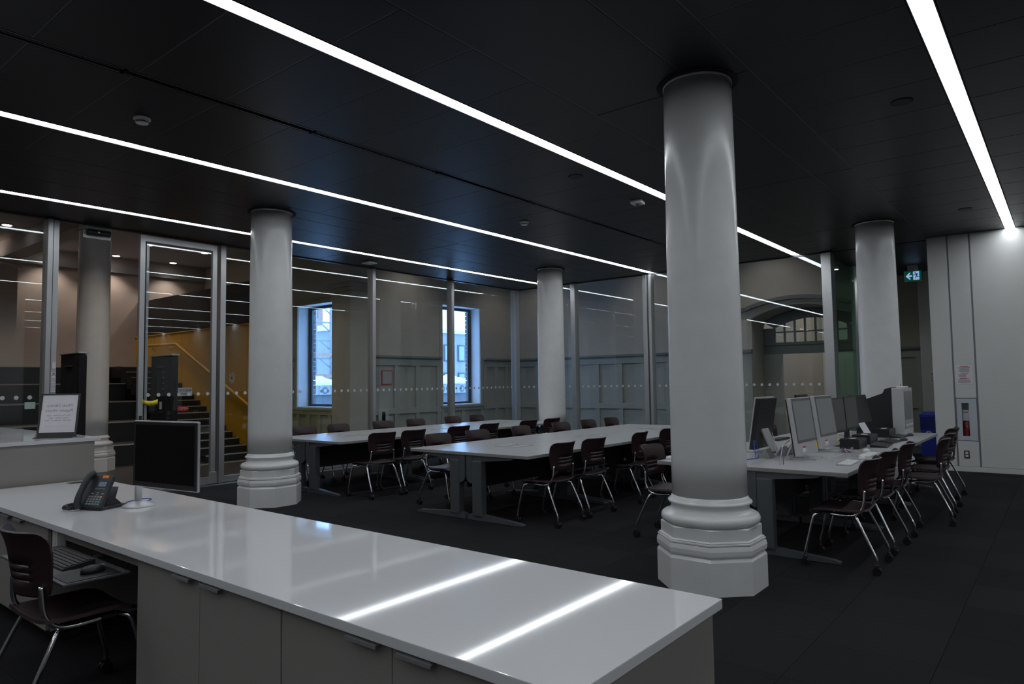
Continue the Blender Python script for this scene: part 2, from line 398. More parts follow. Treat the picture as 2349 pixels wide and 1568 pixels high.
# ------------------------------------------------------------------ glass wall towards the lobby
wg = struct(bx('wall_glass_left', STEELD, XMIN, XF, YG-0.03, YG+0.03, ZC-0.02, 3.905))
for x0, x1, d in ((-3.1, -3.02, 0.07), (0.12, 0.2, 0.07), (3.17, 3.23, 0.1), (3.245, 3.31, 0.07), (5.6, 5.69, 0.08), (8.72, 8.80, 0.08), (10.95, 11.03, 0.08), (13.22, 13.36, 0.08)):
    bx('mullion', STEEL, x0, x1, YG-d, YG+d, 0, ZC-0.021, wg, 0.004)
for x0, x1 in ((-3.02, 0.12), (0.2, 3.17), (5.69, 8.72), (8.8, 10.95), (11.03, 13.22), (5.5, 5.6)):
    bx('glass_pane', G_CLEAR, x0+0.002, x1-0.002, YG-0.006, YG+0.006, 0.1, ZC-0.022, wg)
    bx('bottom_rail', STEEL, x0+0.001, x1-0.001, YG-0.035, YG+0.035, 0, 0.099, wg, 0.004)
    n = int((x1-x0)/0.15)
    if n > 1:
        d = MB(); off = (x1-x0-(n-1)*0.15)/2
        for k in range(n): d.disc((x0+off+k*0.15, YG-0.0075, 1.42), 'y', 0.027, 0.001, 16)
        d.build('dot_row', DOTM, wg)
# sliding glazed door leaf standing open in front of the wall
dr = struct(thing('door_1', 'tall glazed sliding door leaf', 'door')); del dr['category']; del dr['label']
x0, x1, yf = 4.33, 5.5, YG-0.12
MB().box(x0, x0+0.07, yf-0.03, yf+0.03, 0.02, 3.78).build('stile', STEEL, dr)
MB().box(x0+0.1, x0+0.16, yf+0.05, yf+0.1, 0.02, 3.78).build('inner_stile', STEEL, dr)
MB().box(x1-0.07, x1, yf-0.03, yf+0.03, 0.02, 3.78).build('stile', STEEL, dr)
MB().box(x0+0.07, x1-0.07, yf-0.03, yf+0.03, 3.69, 3.78).build('top_rail', STEEL, dr)
MB().box(x0+0.07, x1-0.07, yf-0.03, yf+0.03, 0.02, 0.12).build('bottom_rail', STEEL, dr)
MB().box(x0+0.07, x1-0.07, yf-0.006, yf+0.006, 0.12, 3.69).build('glass_pane', G_CLEAR, dr)
MB().box(x0+0.075, x0+0.09, yf-0.028, yf+0.028, 0.12, 3.69).build('gasket', RUBBER, dr)
MB().box(x0+0.02, x0+0.05, yf-0.05, yf-0.03, 0.95, 1.12).build('handle', BPLAST, dr)
MB().box(x1-0.1, x1+0.02, yf-0.05, yf-0.031, 0.02, 0.2, 0.005).build('floor_guide', STEEL, dr)
d = MB()
for k in range(7): d.disc((x0+0.15+k*0.15, yf-0.0075, 1.42), 'y', 0.027, 0.001, 16)
d.build('dot_row', DOTM, dr)
# ------------------------------------------------------------------ glass wall at the far end
wf = struct(bx('wall_glass_far', STEELD, XF-0.03, XF+0.03, 3.3, YG-0.09, ZC-0.02, 3.905))
for y0, y1 in ((8.86, 8.98), (7.0, 7.1), (6.9, 6.96), (5.05, 5.17)):
    bx('mullion', STEEL, XF-0.09, XF+0.07, y0, y1, 0, ZC-0.021, wf, 0.004)
bx('end_post', STEEL, XF-0.1, XF+0.16, 3.26, 3.43, 0, ZC-0.021, wf, 0.006)
for y0, y1 in ((8.98, YG-0.08), (7.1, 8.86), (5.17, 6.9), (3.43, 5.05)):
    bx('glass_pane', G_CLEAR, XF-0.006, XF+0.006, y0+0.002, y1-0.002, 0.1, ZC-0.022, wf)
    bx('bottom_rail', STEEL, XF-0.035, XF+0.035, y0+0.001, y1-0.001, 0, 0.099, wf, 0.004)
    n = int((y1-y0)/0.15); d = MB(); off = (y1-y0-(n-1)*0.15)/2
    for k in range(n): d.disc((XF-0.0075, y0+off+k*0.15, 1.42), 'x', 0.027, 0.001, 16)
    d.build('dot_row', DOTM, wf)
bx('return_pane', G_GREEN, XF+0.17, 15.39, 3.355, 3.369, 0.0, ZC-0.002, wf)
struct(bx('wall_over_return', CEILB, XF+0.07, XC, 3.425, 3.45, ZC, ZL))

# ------------------------------------------------------------------ old masonry walls beyond the glass
def wainscot(par, axis, pos, a, b, stiles, cap=True, z1=2.2, low=False):
    """panelled lining on a wall plane; axis 'Y': plane Y=pos facing -Y, runs along X; axis 'X': plane X=pos facing -X, runs along Y"""
    def B(nm, m, s0, s1, d0, d1, za, zb, bev=0.004):
        if axis == 'Y': bx(nm, m, s0, s1, pos-d1, pos-d0, za, zb, par, bev)
        else: bx(nm, m, pos-d1, pos-d0, s0, s1, za, zb, par, bev)
    top = 0.965 if low else 2.12
    B('panel_board', WAINS, a, b, 0.001, 0.012, 0.0, top)
    B('base_rail', WAINS, a, b, 0.013, 0.066, 0.0, 0.22); B('middle_rail', WAINS, a, b, 0.013, 0.06, 0.83, 0.965)
    if not low: B('top_rail', WAINS, a, b, 0.013, 0.06, 1.975, 2.119)
    for s in stiles:
        B('stile', WAINS, s-0.065, s+0.065, 0.013, 0.06, 0.221, 0.829)
        if not low: B('stile', WAINS, s-0.065, s+0.065, 0.013, 0.06, 0.966, 1.974)
    if cap and not low:
        B('cornice', TRIMD, a, b, 0.001, 0.07, 2.12, 2.155); B('cornice', TRIMD, a, b, 0.001, 0.12, 2.156, 2.205)
def window_wall(name, axis, pos, a, b, w0, w1, wz0, wz1, th=0.4, zt=ZL):
    m = MB()
    def B(s0, s1, za, zb):
        if axis == 'Y': m.box(s0, s1, pos, pos+th, za, zb)
        else: m.box(pos, pos+th, s0, s1, za, zb)
    B(a, w0, 0, zt); B(w1, b, 0, zt); B(w0, w1, 0, wz0); B(w0, w1, wz1, zt)
    w = struct(m.build(name, mat('reveal_plaster', (0.8, 0.8, 0.8), 0.7, var=0.03, vscale=3)))
    # inner paint
    return w
def window(name, axis, pos, w0, w1, z0, z1):
    w = struct(thing(name, 'x', 'window')); del w['label']; del w['category']
    def B(nm, mt, s0, s1, d0, d1, za, zb, par=w):
        if axis == 'Y': return bx(nm, mt, s0, s1, pos+d0, pos+d1, za, zb, par)
        return bx(nm, mt, pos+d0, pos+d1, s0, s1, za, zb, par)
    for nm, s0, s1, za, zb in (('frame', w0, w0+0.07, z0, z1), ('frame', w1-0.07, w1, z0, z1), ('frame', w0+0.071, w1-0.071, z0, z0+0.07), ('frame', w0+0.071, w1-0.071, z1-0.07, z1)):
        B(nm, STEELD, s0, s1, 0.30, 0.38, za, zb)
    for nm, s0, s1, za, zb in (('sash', w0+0.072, w0+0.1, z0+0.072, z1-0.072), ('sash', w1-0.1, w1-0.072, z0+0.072, z1-0.072)):
        B(nm, STEELD, s0, s1, 0.32, 0.37, za, zb)
    B('glass_pane', G_WIN, w0+0.101, w1-0.101, 0.34, 0.35, z0+0.071, z1-0.071)
    B('window_sill', WAINS, w0-0.12, w1+0.12, -0.09, -0.002, z0-0.06, z0-0.005)
    B('sill_board', WHITE, w0+0.002, w1-0.002, 0.0, 0.295, z0+0.0005, z0+0.012)
    # architrave on the room side
    for nm, s0, s1, za, zb in (('architrave', w0-0.1, w0-0.004, z0, z1+0.1), ('architrave', w1+0.004, w1+0.1, z0, z1+0.1), ('architrave', w0-0.003, w1+0.003, z1+0.004, z1+0.1)):
        B(nm, BEIGE, s0, s1, -0.03, -0.002, za, zb)
    return w
def brick_jambs(par, axis, pos, w0, w1, z0, z1):
    """outer brick skin of the wall around the window, seen through the glass as jambs"""
    h = 0.118; n = int((z1-z0)/h)
    mA = MB().box(0, 0.12, 0, 0.1, 0.006, h-0.006, 0.003).mesh('brick', BRICK); mB = MB().box(0, 0.12, 0, 0.055, 0.006, h-0.006, 0.003).mesh('brick', BRICK); mC = MB().box(0, 0.12, 0, 0.038, 0.006, h-0.006, 0.003).mesh('brick', BRICK)
    for side in (0, 1):
        for k in range(n):
            z = z0+k*h
            for me, d in ((mA, 0.0),) if k % 2 else ((mB, 0.0), (mC, 0.062)):
                s = w0-0.12 if side == 0 else w1
                if axis == 'Y': o = link('brick', me, par, (s, pos+0.402+d, z))
                else:
                    o = link('brick', me, par, (pos+0.402+d+me.vertices[0].co.x*0, s, z))
                    o.rotation_euler = (0, 0, 0)
                    o.matrix_local = Matrix.Translation((pos+0.402+d, s+0.12, z)) @ Matrix.Rotation(-math.pi/2, 4, 'Z')

wb = window_wall('wall_courtyard', 'Y', YB, XA+0.401, XC, 12.48, 13.9, 0.98, 3.55)
bx('plaster', BEIGE, 9.9, 12.37, YB-0.012, YB-0.001, 2.206, ZL, wb); bx('plaster', BEIGE, 14.01, XC, YB-0.012, YB-0.001, 2.206, ZL, wb); bx('plaster', BEIGE, 12.37, 14.01, YB-0.012, YB-0.001, 3.655, ZL, wb)
wainscot(wb, 'Y', YB, 9.91, 12.37, (10.2, 10.9, 11.585, 12.3)); wainscot(wb, 'Y', YB, 14.01, XC-0.13, (14.1, 14.55, 15.0))
wainscot(wb, 'Y', YB, 12.371, 14.009, (12.45, 13.2, 13.95), low=True)
window('window_1', 'Y', YB, 12.48, 13.9, 0.98, 3.55); brick_jambs(wb, 'Y', YB, 12.5, 13.88, 0.9, 3.6)
wa = window_wall('wall_stair_side', 'X', XA, YB, YL+0.4, 13.45, 14.86, 1.0, 3.5)
bx('plaster', BEIGE, XA-0.012, XA-0.001, YB, 13.34, 2.206, ZL, wa); bx('plaster', BEIGE, XA-0.012, XA-0.001, 14.97, YL, 2.206, ZL, wa); bx('plaster', BEIGE, XA-0.012, XA-0.001, 13.34, 14.97, 3.61, ZL, wa)
wainscot(wa, 'X', XA, 14.97, YL, (15.1, 15.8, 16.5, 17.2)); wainscot(wa, 'X', XA, 13.341, 14.969, (13.5, 13.93, 14.36, 14.8), low=True); wainscot(wa, 'X', XA, 12.8, 13.34, (12.85, 13.28))
window('window_2', 'X', XA, 13.45, 14.86, 1.0, 3.5); brick_jambs(wa, 'X', XA, 13.47, 14.84, 0.95, 3.55)
# corner pier with a capital
pier = thing('corner_pier', 'square plastered corner pier with a moulded capital beside the stair-side window', 'pier', (0, 0, 0))
bx('shaft', BEIGE, 9.35, 9.89, 12.1, 12.75, 0, 3.6, pier, 0.01)
for k, (e, z0, z1) in enumerate(((0.03, 3.6, 3.68), (0.07, 3.68, 3.78), (0.12, 3.78, 3.9))): bx('capital_moulding', BEIGE, 9.35-e, 9.885, 12.1-e, 12.75+e, z0+0.001, z1, pier, 0.01)
bx('upper_shaft', BEIGE, 9.3, 9.888, 12.05, 12.8, 3.902, ZL-0.002, pier); bx('base', WAINS, 9.32, 9.886, 12.07, 12.78, 0.001, 0.25, pier, 0.01)
# far wall with the arched opening
OY0, OY1, OC = 3.42, 5.5, 4.46
def arch(z_spring, rise, y0, y1, n=24):
    hw = (y1-y0)/2; rad = (hw*hw+rise*rise)/(2*rise); cz = z_spring+rise-rad; c = (y0+y1)/2
    return [(c+hw-2*hw*k/n, cz+math.sqrt(max(rad*rad-(hw-2*hw*k/n)**2, 0))) for k in range(n+1)]
m = MB(); m.box(XC, XC+0.9, OY1, YB+0.4, 0, ZL)
pts = arch(2.86, 0.27, OY0, OY1); m.prism(pts+[(OY0, ZL), (OY1, ZL)], 'x', XC, XC+0.9)
wc = struct(m.build('wall_far', BEIGE))
# arch hood mould: swept strip following the arch
def arch_band(name, z_s, rise, y0, y1, w, d, mt, par):
    a = arch(z_s, rise, y0, y1); b = arch(z_s+w, rise+0.005, y0-0.02, y1+0.02)
    m = MB()
    for k in range(len(a)-1):
        q = [a[k], b[k], b[k+1], a[k+1]]; m.prism(q, 'x', XC-d, XC-0.001)
    return m.build(name, mt, par)
arch_band('hood_mould', 3.06, 0.2, OY0+0.03, OY1+0.12, 0.075, 0.09, TRIMD, wc)
arch_band('arch_mould', 2.865, 0.27, OY0+0.005, OY1-0.005, 0.035, 0.05, TRIMD, wc)
for a, b in ((OY1+0.12, 6.2),): bx('hood_return', TRIMD, XC-0.09, XC-0.001, a, b, 3.06, 3.135, wc)
wainscot(wc, 'X', XC, 5.95, YB-0.05, (6.3, 6.9, 7.56, 8.21, 8.89, 9.58, 10.25, 10.9, 11.55, 12.2))
bx('pilaster', WAINS, XC-0.06, XC-0.013, 5.5, 5.95, 0, 2.12, wc, 0.005); bx('pilaster_cap', TRIMD, XC-0.13, XC-0.001, 5.48, 5.949, 2.121, 2.205, wc, 0.01)
wainscot(we, 'X', 17.6, 2.492, 3.33, (2.56, 3.26))
# transom screen set back in the arch
ts = struct(thing('window_3', 'x', 'window')); del ts['label']; del ts['category']
XT = 16.15
MB().box(XT, XT+0.12, OY0+0.002, OY1-0.002, 2.1, 2.3).box(XT-0.06, XT+0.16, OY0+0.002, OY1-0.002, 2.3, 2.36).build('lintel', TRIMD, ts)
aa = arch(2.70, 0.2, OY0+0.25, OY1-0.25); bb2 = arch(2.855, 0.265, OY0+0.003, OY1-0.003); m = MB()
for k in range(len(aa)-1): m.prism([aa[k], bb2[k], bb2[k+1], aa[k+1]], 'x', XT, XT+0.1)
m.box(XT, XT+0.1, OY1-0.25, OY1-0.003, 2.361, 2.7).box(XT, XT+0.1, OY0+0.003, OY0+0.25, 2.361, 2.7)
m.build('arched_frame', TRIMD, ts)
NP = 7; pw = (OY1-OY0-0.5)/NP
def ztop(y):
    hw = (OY1-OY0-0.5)/2; rad = (hw*hw+0.04)/(0.4); return 2.9-rad+math.sqrt(rad*rad-(y-OC)**2)
for k in range(NP+1):
    y = OY0+0.25+k*pw
    bx('muntin', TRIMD, XT+0.02, XT+0.07, y-0.02, y+0.02, 2.361, ztop(y)+0.01, ts)
for k in range(NP):
    y = OY0+0.25+k*pw
    bx('muntin', TRIMD, XT+0.02, XT+0.07, y+0.021, y+pw-0.021, 2.585, 2.615, ts)
    bx('pane', G_CLEAR, XT+0.04, XT+0.046, y+0.021, y+pw-0.021, 2.361, 2.584, ts)
    bx('pane', G_CLEAR, XT+0.04, XT+0.046, y+0.021, y+pw-0.021, 2.616, min(ztop(y), ztop(y+pw))+0.02, ts)
for a, b in ((OY0+0.002, OY0+0.14), (OY1-0.4, OY1-0.002)): bx('jamb', WAINS, XT, XT+0.12, a, b, 0, 2.099, ts)
# room beyond the arch
struct(bx('wall_beyond', WALLW, 19.2, 19.4, 3.42, 8, 0, ZL)); struct(bx('wall_beyond_side', WALLW, XC+0.9, 19.2, 7.8, 8, 0, ZL)); struct(bx('wall_beyond_end', WALLW, XC+0.001, 19.2, OY0-0.08, OY0-0.001, 0, ZL))
struct(bx('wall_beyond_pier', BEIGE, 18.2, 19.2, 5.0, 5.35, 0, ZL))
# ------------------------------------------------------------------ lobby shell
RS_TOP = 0.1372*15+0.001
struct(bx('wall_lobby_back', WARMW, -6.4, XA, YL, YL+0.4, 0, ZL)); struct(bx('wall_lobby_left', WARMW, -6.5, -6.3, YG+0.06, YL, 0, ZL))
struct(bx('wall_lobby_return', WARMW, -6.5, XMIN-0.2, YG-0.1, YG+0.06, 0, ZL))
struct(bx('ceiling_lobby', mat('lobby_ceiling_paint', (0.42, 0.4, 0.4), 0.8, var=0.03), -6.5, XA+0.4, YG+0.06, YL+0.4, ZL, ZL+0.3))
struct(bx('ceiling_courtyard_passage', MATS['lobby_ceiling_paint'], XA+0.4, 19.5, YG+0.06, YB+0.4, ZL, ZL+0.3))
struct(bx('ceiling_passage', MATS['lobby_ceiling_paint'], XF+0.06, 19.5, 3.3, YG+0.06, ZL, ZL+0.3))
for n, (x, y0, y1) in enumerate(((-1.2, YG+0.1, YL), (5.036, YG+0.1, YL))): struct(bx('ceiling_beam', MATS['lobby_ceiling_paint'], x-0.2, x+0.2, y0, y1, 4.62, ZL-0.001))
for a, b in ((-6.2, -1.401), (-0.999, 4.835), (5.237, XA-0.02)): struct(bx('ceiling_beam', MATS['lobby_ceiling_paint'], a, b, 14.0, 14.4, 4.62, ZL-0.001))
struct(bx('trim_1', MATS['lobby_ceiling_paint'], 5.24, XA-0.02, YL-0.08, YL-0.001, 4.6, 4.8))
lp = thing('lobby_pilaster', 'grey pilaster with a capital on the lobby back wall at the far left', 'pilaster', (0, 0, 0))
bx('shaft', WARMW, 4.3, 5.14, 19.1, YL-0.002, RS_TOP, 4.38, lp); bx('capital', WARMW, 4.24, 5.2, 19.04, YL-0.002, 4.381, 4.47, lp, 0.02); bx('abacus', WARMW, 4.27, 5.17, 19.07, YL-0.002, 4.471, 4.618, lp)
sw = struct(bx('wall_stair', YELLOW, 8.0, 8.18, 13.3, YL, 0, 2.88))
bx('coping', YELLOW, 7.98, 8.2, 13.28, YL, 2.881, 2.91, sw, 0.004); bx('upper_wall', BLACKW, 8.03, 8.17, 13.3, YL, 2.911, 3.85, sw)
for y in (13.95, 15.45, 16.95, 18.45): bx('panel_joint', mat('yellow_joint', (0.45, 0.22, 0.01), 0.5, var=0.02), 7.997, 8.0, y-0.004, y+0.004, 0.3, 2.87, sw)
# staircase and bleacher steps
RS, TR, Y0S = 0.1372, 0.298, 13.62
st = thing('staircase', 'black staircase with pale nosings rising beside the yellow wall', 'staircase', (0, 0, 0))
for k in range(1, 16):
    y = Y0S+TR*(k-1); s = bx('step', BLACKST, 6.94, 7.995, y, YL-0.01 if k == 15 else y+TR+0.02, 0 if k < 3 else RS*(k-2), RS*k, st)
    bx('nosing', NOSE, 6.94, 7.995, y-0.006, y+0.03, RS*k-0.018, RS*k+0.003, s)
bl = thing('bleacher_steps', 'black stepped bleacher seating with thin pale nosings in the lobby', 'bleacher', (0, 0, 0))
for j in range(1, 6):
    k = 3*j; y = 14.66+0.94*(j-1); x1 = 6.92 if j < 5 else 6.9
    s = bx('tier', BLACKST, -6.2, x1, y, YL-0.01, RS*(k-3), RS*k, bl)
    bx('nosing', NOSE, -6.2, x1, y-0.008, y+0.03, RS*k-0.022, RS*k+0.004, s)
tact = thing('tactile_strip', 'row of pale tactile bars on the floor before the stair', 'floor strip', (6.5, 13.2, 0))
m = MB()
for k in range(24): m.box(k*0.06, k*0.06+0.03, 0, 0.2, 0.0005, 0.006)
m.build('bar_row', NOSE, tact)
hr = thing('handrail', 'yellow handrail climbing the yellow stair wall', 'handrail', (0, 0, 0))
MB().tube([(7.9, 13.4, 1.0), (7.9, 13.75, 1.15), (7.9, 17.0, 2.58), (7.9, 17.1, 2.6), (7.9, 18.6, 2.62)], 0.035, 10).build('rail', YELLOW, hr)
for y, z in ((13.9, 1.2), (15.2, 1.77), (16.5, 2.34), (17.5, 2.58), (18.4, 2.6)): MB().tube([(7.9, y, z), (7.93, y, z-0.08), (7.998, y, z-0.1)], 0.009, 6).build('bracket', YELLOW, hr)
orn = thing('wall_ornament', 'small white foil snowflake ornament on the yellow stair wall', 'ornament', (7.992, 14.55, 1.72))
m = MB()
for k in range(6):
    a = k*math.pi/6; m.box(-0.004, 0.004, -0.13, 0.13, -0.012, 0.012); 
    n = 8; m.v[-n:] = [tuple(Matrix.Rotation(a, 3, 'X') @ Vector(v)) for v in m.v[-n:]]
m.build('snowflake', WPLAST, orn)
# lobby downlights; nearest row is added, out of view, to light the column
OR = ('nearest', 'second', 'third', 'fourth', 'fifth')
dl_i = 0
for ry, row in ((12.6, (0.2, 1.7, 3.2, 4.7, 6.2, 7.6)), (17.15, (1.54, 2.97, 4.4, 5.82, 7.25, 8.65)), (19.15, (1.6, 3.0, 4.45, 5.88, 7.29, 8.76))):
    for q, x in enumerate(row):
        t = thing('downlight', 'round lobby ceiling downlight, %s from the left in the row %s' % (('first', 'second', 'third', 'fourth', 'fifth', 'last')[q], 'added unseen behind the glass' if ry < 14 else 'over the steps' if ry < 18 else 'along the back wall'), 'downlight', (x, ry, ZL-0.02), group='lobby downlights')
        MB().lathe([(0.09, -0.006), (0.11, 0.0), (0.11, 0.02), (0.09, 0.02)], n=20).build('trim_ring', WPLAST, t)
        MB().lathe([(0.085, -0.012), (0.085, -0.008)], n=20).build('lens', LAMPM, t)
        ld = bpy.data.lights.new('downlight_lamp', 'SPOT'); ld.energy = LOBBY_W*(1.0 if ry < 14 else 1.0); ld.color = (1.0, 0.86, 0.74); ld.spot_size = R(105); ld.spot_blend = 0.6; ld.shadow_soft_size = 0.08
        lo = bpy.data.objects.new('lamp', ld); COL.objects.link(lo); lo.parent = t; lo.location = (0, 0, -0.03)
for q, (x, y, e) in enumerate(((14.4, 5.0, 48), (14.4, 8.0, 36), (14.4, 11.2, 34), (11.2, 11.5, 38), (17.4, 4.3, 170), (17.6, 6.3, 110))):
    t = thing('downlight', 'round passage ceiling downlight %s' % ('before the arched opening', 'between arch and panelled corner', 'at the panelled corner', 'above the courtyard window passage', 'in the room beyond the arch', 'deep in the room beyond the arch')[q], 'downlight', (x, y, ZL-0.02), group='passage downlights')
    MB().lathe([(0.09, -0.006), (0.11, 0.0), (0.11, 0.02), (0.09, 0.02)], n=20).build('trim_ring', WPLAST, t)
    MB().lathe([(0.085, -0.012), (0.085, -0.008)], n=20).build('lens', LAMPM, t)
    ld = bpy.data.lights.new('downlight_lamp', 'SPOT'); ld.energy = e; ld.color = (1.0, 0.96, 0.92); ld.spot_size = R(120); ld.spot_blend = 0.7; ld.shadow_soft_size = 0.08
    lo = bpy.data.objects.new('lamp', ld); COL.objects.link(lo); lo.parent = t; lo.location = (0, 0, -0.03)

t = thing('downlight', 'small added downlight hidden behind the column, brightening the passage before the exit sign', 'downlight', (15.6, 2.98, ZC))  # added lamp, kept out of view, to brighten the passage and alcove
MB().lathe([(0.05, -0.008), (0.062, -0.0005)], n=20).build('trim_ring', WPLAST, t); MB().lathe([(0.045, -0.012), (0.045, -0.0085)], n=20).build('lens', LAMPM, t)
ld = bpy.data.lights.new('downlight_lamp', 'SPOT'); ld.energy = 20; ld.color = (0.95, 1.0, 0.95); ld.spot_size = R(130); ld.spot_blend = 0.8; ld.shadow_soft_size = 0.05
lo = bpy.data.objects.new('lamp', ld); COL.objects.link(lo); lo.parent = t; lo.location = (0, 0, -0.03)
# ------------------------------------------------------------------ columns
OCT = 1/math.cos(math.pi/8)
def column(x, y, label, ztop=ZC-0.002):
    c = thing('column', label, 'column', (x, y, 0), group='white round columns')
    m = MB(); a = 0.37*OCT
    m.lathe([(a, 0.0005), (a, 0.235), (a*0.965, 0.255), (a*0.965, 0.262)], n=8, rot=math.pi/8, smooth=False)
    m.build('plinth', WHITE, c)
    m = MB(); m.lathe([(a*0.965, 0.262), (a*0.99, 0.268), (a, 0.28), (a*1.005, 0.31), (a*0.985, 0.338), (a*0.96, 0.342), (a*0.985, 0.348), (a*0.985, 0.356), (a*0.95, 0.36), (a*0.965, 0.366), (a*0.92, 0.374), (a*0.92, 0.45), (a*0.9, 0.457)], n=8, rot=math.pi/8, smooth=False)
    m.build('octagonal_moulding', WHITE, c)
    prof = [(0.335, 0.457)]
    for k in range(9):
        t = k/8*math.pi; prof.append((0.325+0.03*math.sin(t)+0.008, 0.46+0.075*(1-math.cos(t))/2))
    prof += [(0.322, 0.54), (0.3, 0.548), (0.288, 0.57), (0.287, 0.592), (0.298, 0.6)]
    for k in range(7):
        t = k/6*math.pi; prof.append((0.298+0.012*math.sin(t), 0.602+0.024*(1-math.cos(t))/2))
    prof += [(0.295, 0.63), (0.285, 0.645), (0.276, 0.66)]
    MB().lathe(prof, n=48).build('torus_base', WHITE, c)
    sh = [(0.277, 0.661)]
    for k in range(1, 13):
        t = k/12; sh.append((0.277-0.018*t**1.6, 0.661+(ztop-0.02-0.661)*t))
    MB().lathe(sh, n=64).build('shaft', WHITE, c)
    if ztop < 4:
        MB().lathe([(0.264, ztop-0.0195), (0.264, ztop-0.004)], n=48).build('top_bead', WHITE, c)
        MB().lathe([(0.31, ztop-0.0035), (0.31, ztop)], n=48).build('ceiling_collar', CEILB, c)
    return c
column(5.036, 2.165, 'large white column nearest the viewer, between counter end and computer table')
column(5.036, 8.185, 'white column left of the first study table, in front of the glass door')
column(11.38, 8.185, 'slim distant white column beyond the study tables near the glass corner')
column(11.38, 2.165, 'white column behind the computers by the green exit sign')
column(5.036, 14.2, 'grey white column standing in the lobby behind the open entrance', ztop=ZL-0.01)

# ------------------------------------------------------------------ stacking chairs
def seat_mesh():
    xs = [-0.225, -0.215, -0.17, -0.09, 0, 0.09, 0.17, 0.215, 0.225]
    ys = [-0.2, -0.19, -0.12, -0.03, 0.06, 0.13, 0.18, 0.205, 0.215]
    g = []
    for j, y in enumerate(ys):
        row = []
        for x in xs:
            z = 0.452+0.014*(abs(x)/0.225)**2.5 - 0.012*math.exp(-((y+0.06)/0.09)**2)*(1-(x/0.225)**2)
            if y > 0.13: z -= ((y-0.13)/0.085)**2*0.028
            if y < -0.15: z += ((-0.15-y)/0.05)**2*0.012
            e = 1.0
            if y > 0.18 or y < -0.18: e = 0.93
            row.append((x*e, y, z))
        g.append(row)
    return MB().shell(g, 0.016).mesh('seat', MAROON)
def back_mesh():
    us = [-1, -0.97, -0.86, -0.7, -0.56, -0.28, 0, 0.28, 0.56, 0.7, 0.86, 0.97, 1]
    vs = [0.575, 0.585, 0.61, 0.642, 0.650, 0.678, 0.686, 0.714, 0.722, 0.77, 0.82, 0.845, 0.862, 0.872, 0.876]
    g = []
    for z in vs:
        t = (z-0.575)/0.3
        w = 0.2+0.032*math.sin(min(t, 1)*math.pi*0.5)
        rr = 0.05
        if z > 0.876-rr: q = (z-(0.876-rr))/rr; w -= rr*(1-math.sqrt(max(1-q*q, 0)))
        if z < 0.575+0.03: q = (0.605-z)/0.03; w -= 0.02*q*q
        row = []
        for u in us:
            x = u*w; y = -0.23-0.045*t-0.02*max(t-0.75, 0)*4*0.9 + 0.085*(x/0.22)**2
            row.append((x, y, z))
        g.append(row)
    holes = {(i, j) for j in (3, 5, 7) for i in range(4, 8)}
    return MB().shell(g, 0.012, holes).mesh('backrest', MAROON)
chair_seat, chair_back = seat_mesh(), back_mesh()
def chair_parts(c):
    link('seat', chair_seat, c); link('backrest', chair_back, c)
    for s in (-1, 1):
        MB().tube(smoothpath([(s*0.2, 0.06, 0.428), (s*0.205, -0.06, 0.424), (s*0.205, -0.13, 0.437), (s*0.2, -0.175, 0.48), (s*0.195, -0.192, 0.54), (s*0.185, -0.196, 0.63)], 5), 0.0115, 8).build('back_support', CHROME, c)
        MB().tube(smoothpath([(s*0.12, 0.11, 0.425), (s*0.2, 0.155, 0.42), (s*0.225, 0.185, 0.385), (s*0.237, 0.23, 0.2), (s*0.24, 0.25, 0.12), (s*0.24, 0.253, 0.075)], 4), 0.0115, 8).build('leg', CHROME, c)
        MB().tube(smoothpath([(s*0.12, -0.08, 0.425), (s*0.2, -0.13, 0.418), (s*0.225, -0.155, 0.385), (s*0.243, -0.24, 0.2), (s*0.248, -0.275, 0.12), (s*0.248, -0.277, 0.075)], 4), 0.0115, 8).build('leg', CHROME, c)
        MB().box(s*0.13, s*0.19, -0.1, 0.13, 0.415, 0.432).build('seat_bracket', BPLAST, c)
        for (x, y) in ((s*0.24, 0.253), (s*0.248, -0.277)):
            m = MB(); m.disc((x-0.014, y, 0.031), 'x', 0.031, 0.02, 16); m.disc((x+0.014, y, 0.031), 'x', 0.031, 0.02, 16); m.box(x-0.008, x+0.008, y-0.02, y+0.02, 0.03, 0.066); m.disc((x, y, 0.07), 'z', 0.012, 0.02, 10)
            m.build('caster', RUBBER, c)
first_chair = None
def chair(x, y, rotz, label, group):
    global first_chair
    if first_chair is None:
        first_chair = thing('stacking_chair', label, 'chair', (x, y, 0), rotz, group); chair_parts(first_chair); KIDS.clear()
        return first_chair
    return dup(first_chair, (x, y, 0), rotz, label, group)
NTH = ('first', 'second', 'third', 'fourth', 'fifth', 'sixth')
rj = lambda a: random.uniform(-a, a)
for k, x in enumerate((6.17, 6.82, 7.88, 8.72, 9.62, 10.3)):
    chair(x, 4.5+(0, 0.0, 0.01, 0.02, 0.0, 0.0)[k], (0.03, -0.04, 0.16, 0.05, 0, -0.03)[k], 'maroon chair on the near side of the middle study tables, %s from the counter' % NTH[k], 'chairs on the near side of the middle table')
for k, x in enumerate((6.34, 7.1, 8.08, 9.11, 9.93, 10.68)):
    chair(x, 6.2, math.pi+rj(0.06), 'maroon chair on the far side of the middle study tables, %s from the counter' % NTH[k], 'chairs on the far side of the middle table')
for k, x in enumerate((6.22, 6.79, 7.74, 8.45, 9.5, 10.19)):
    chair(x, 7.52, rj(0.05), 'maroon chair on the near side of the glass-side study tables, %s from the counter' % NTH[k], 'chairs on the near side of the glass-side table')
for k, x in enumerate((6.46, 7.12, 8.07, 8.86, 9.86, 10.57)):
    chair(x, 9.33, math.pi+rj(0.05), 'maroon chair between glass wall and the farthest study tables, %s from the counter' % NTH[k], 'chairs along the glass wall')
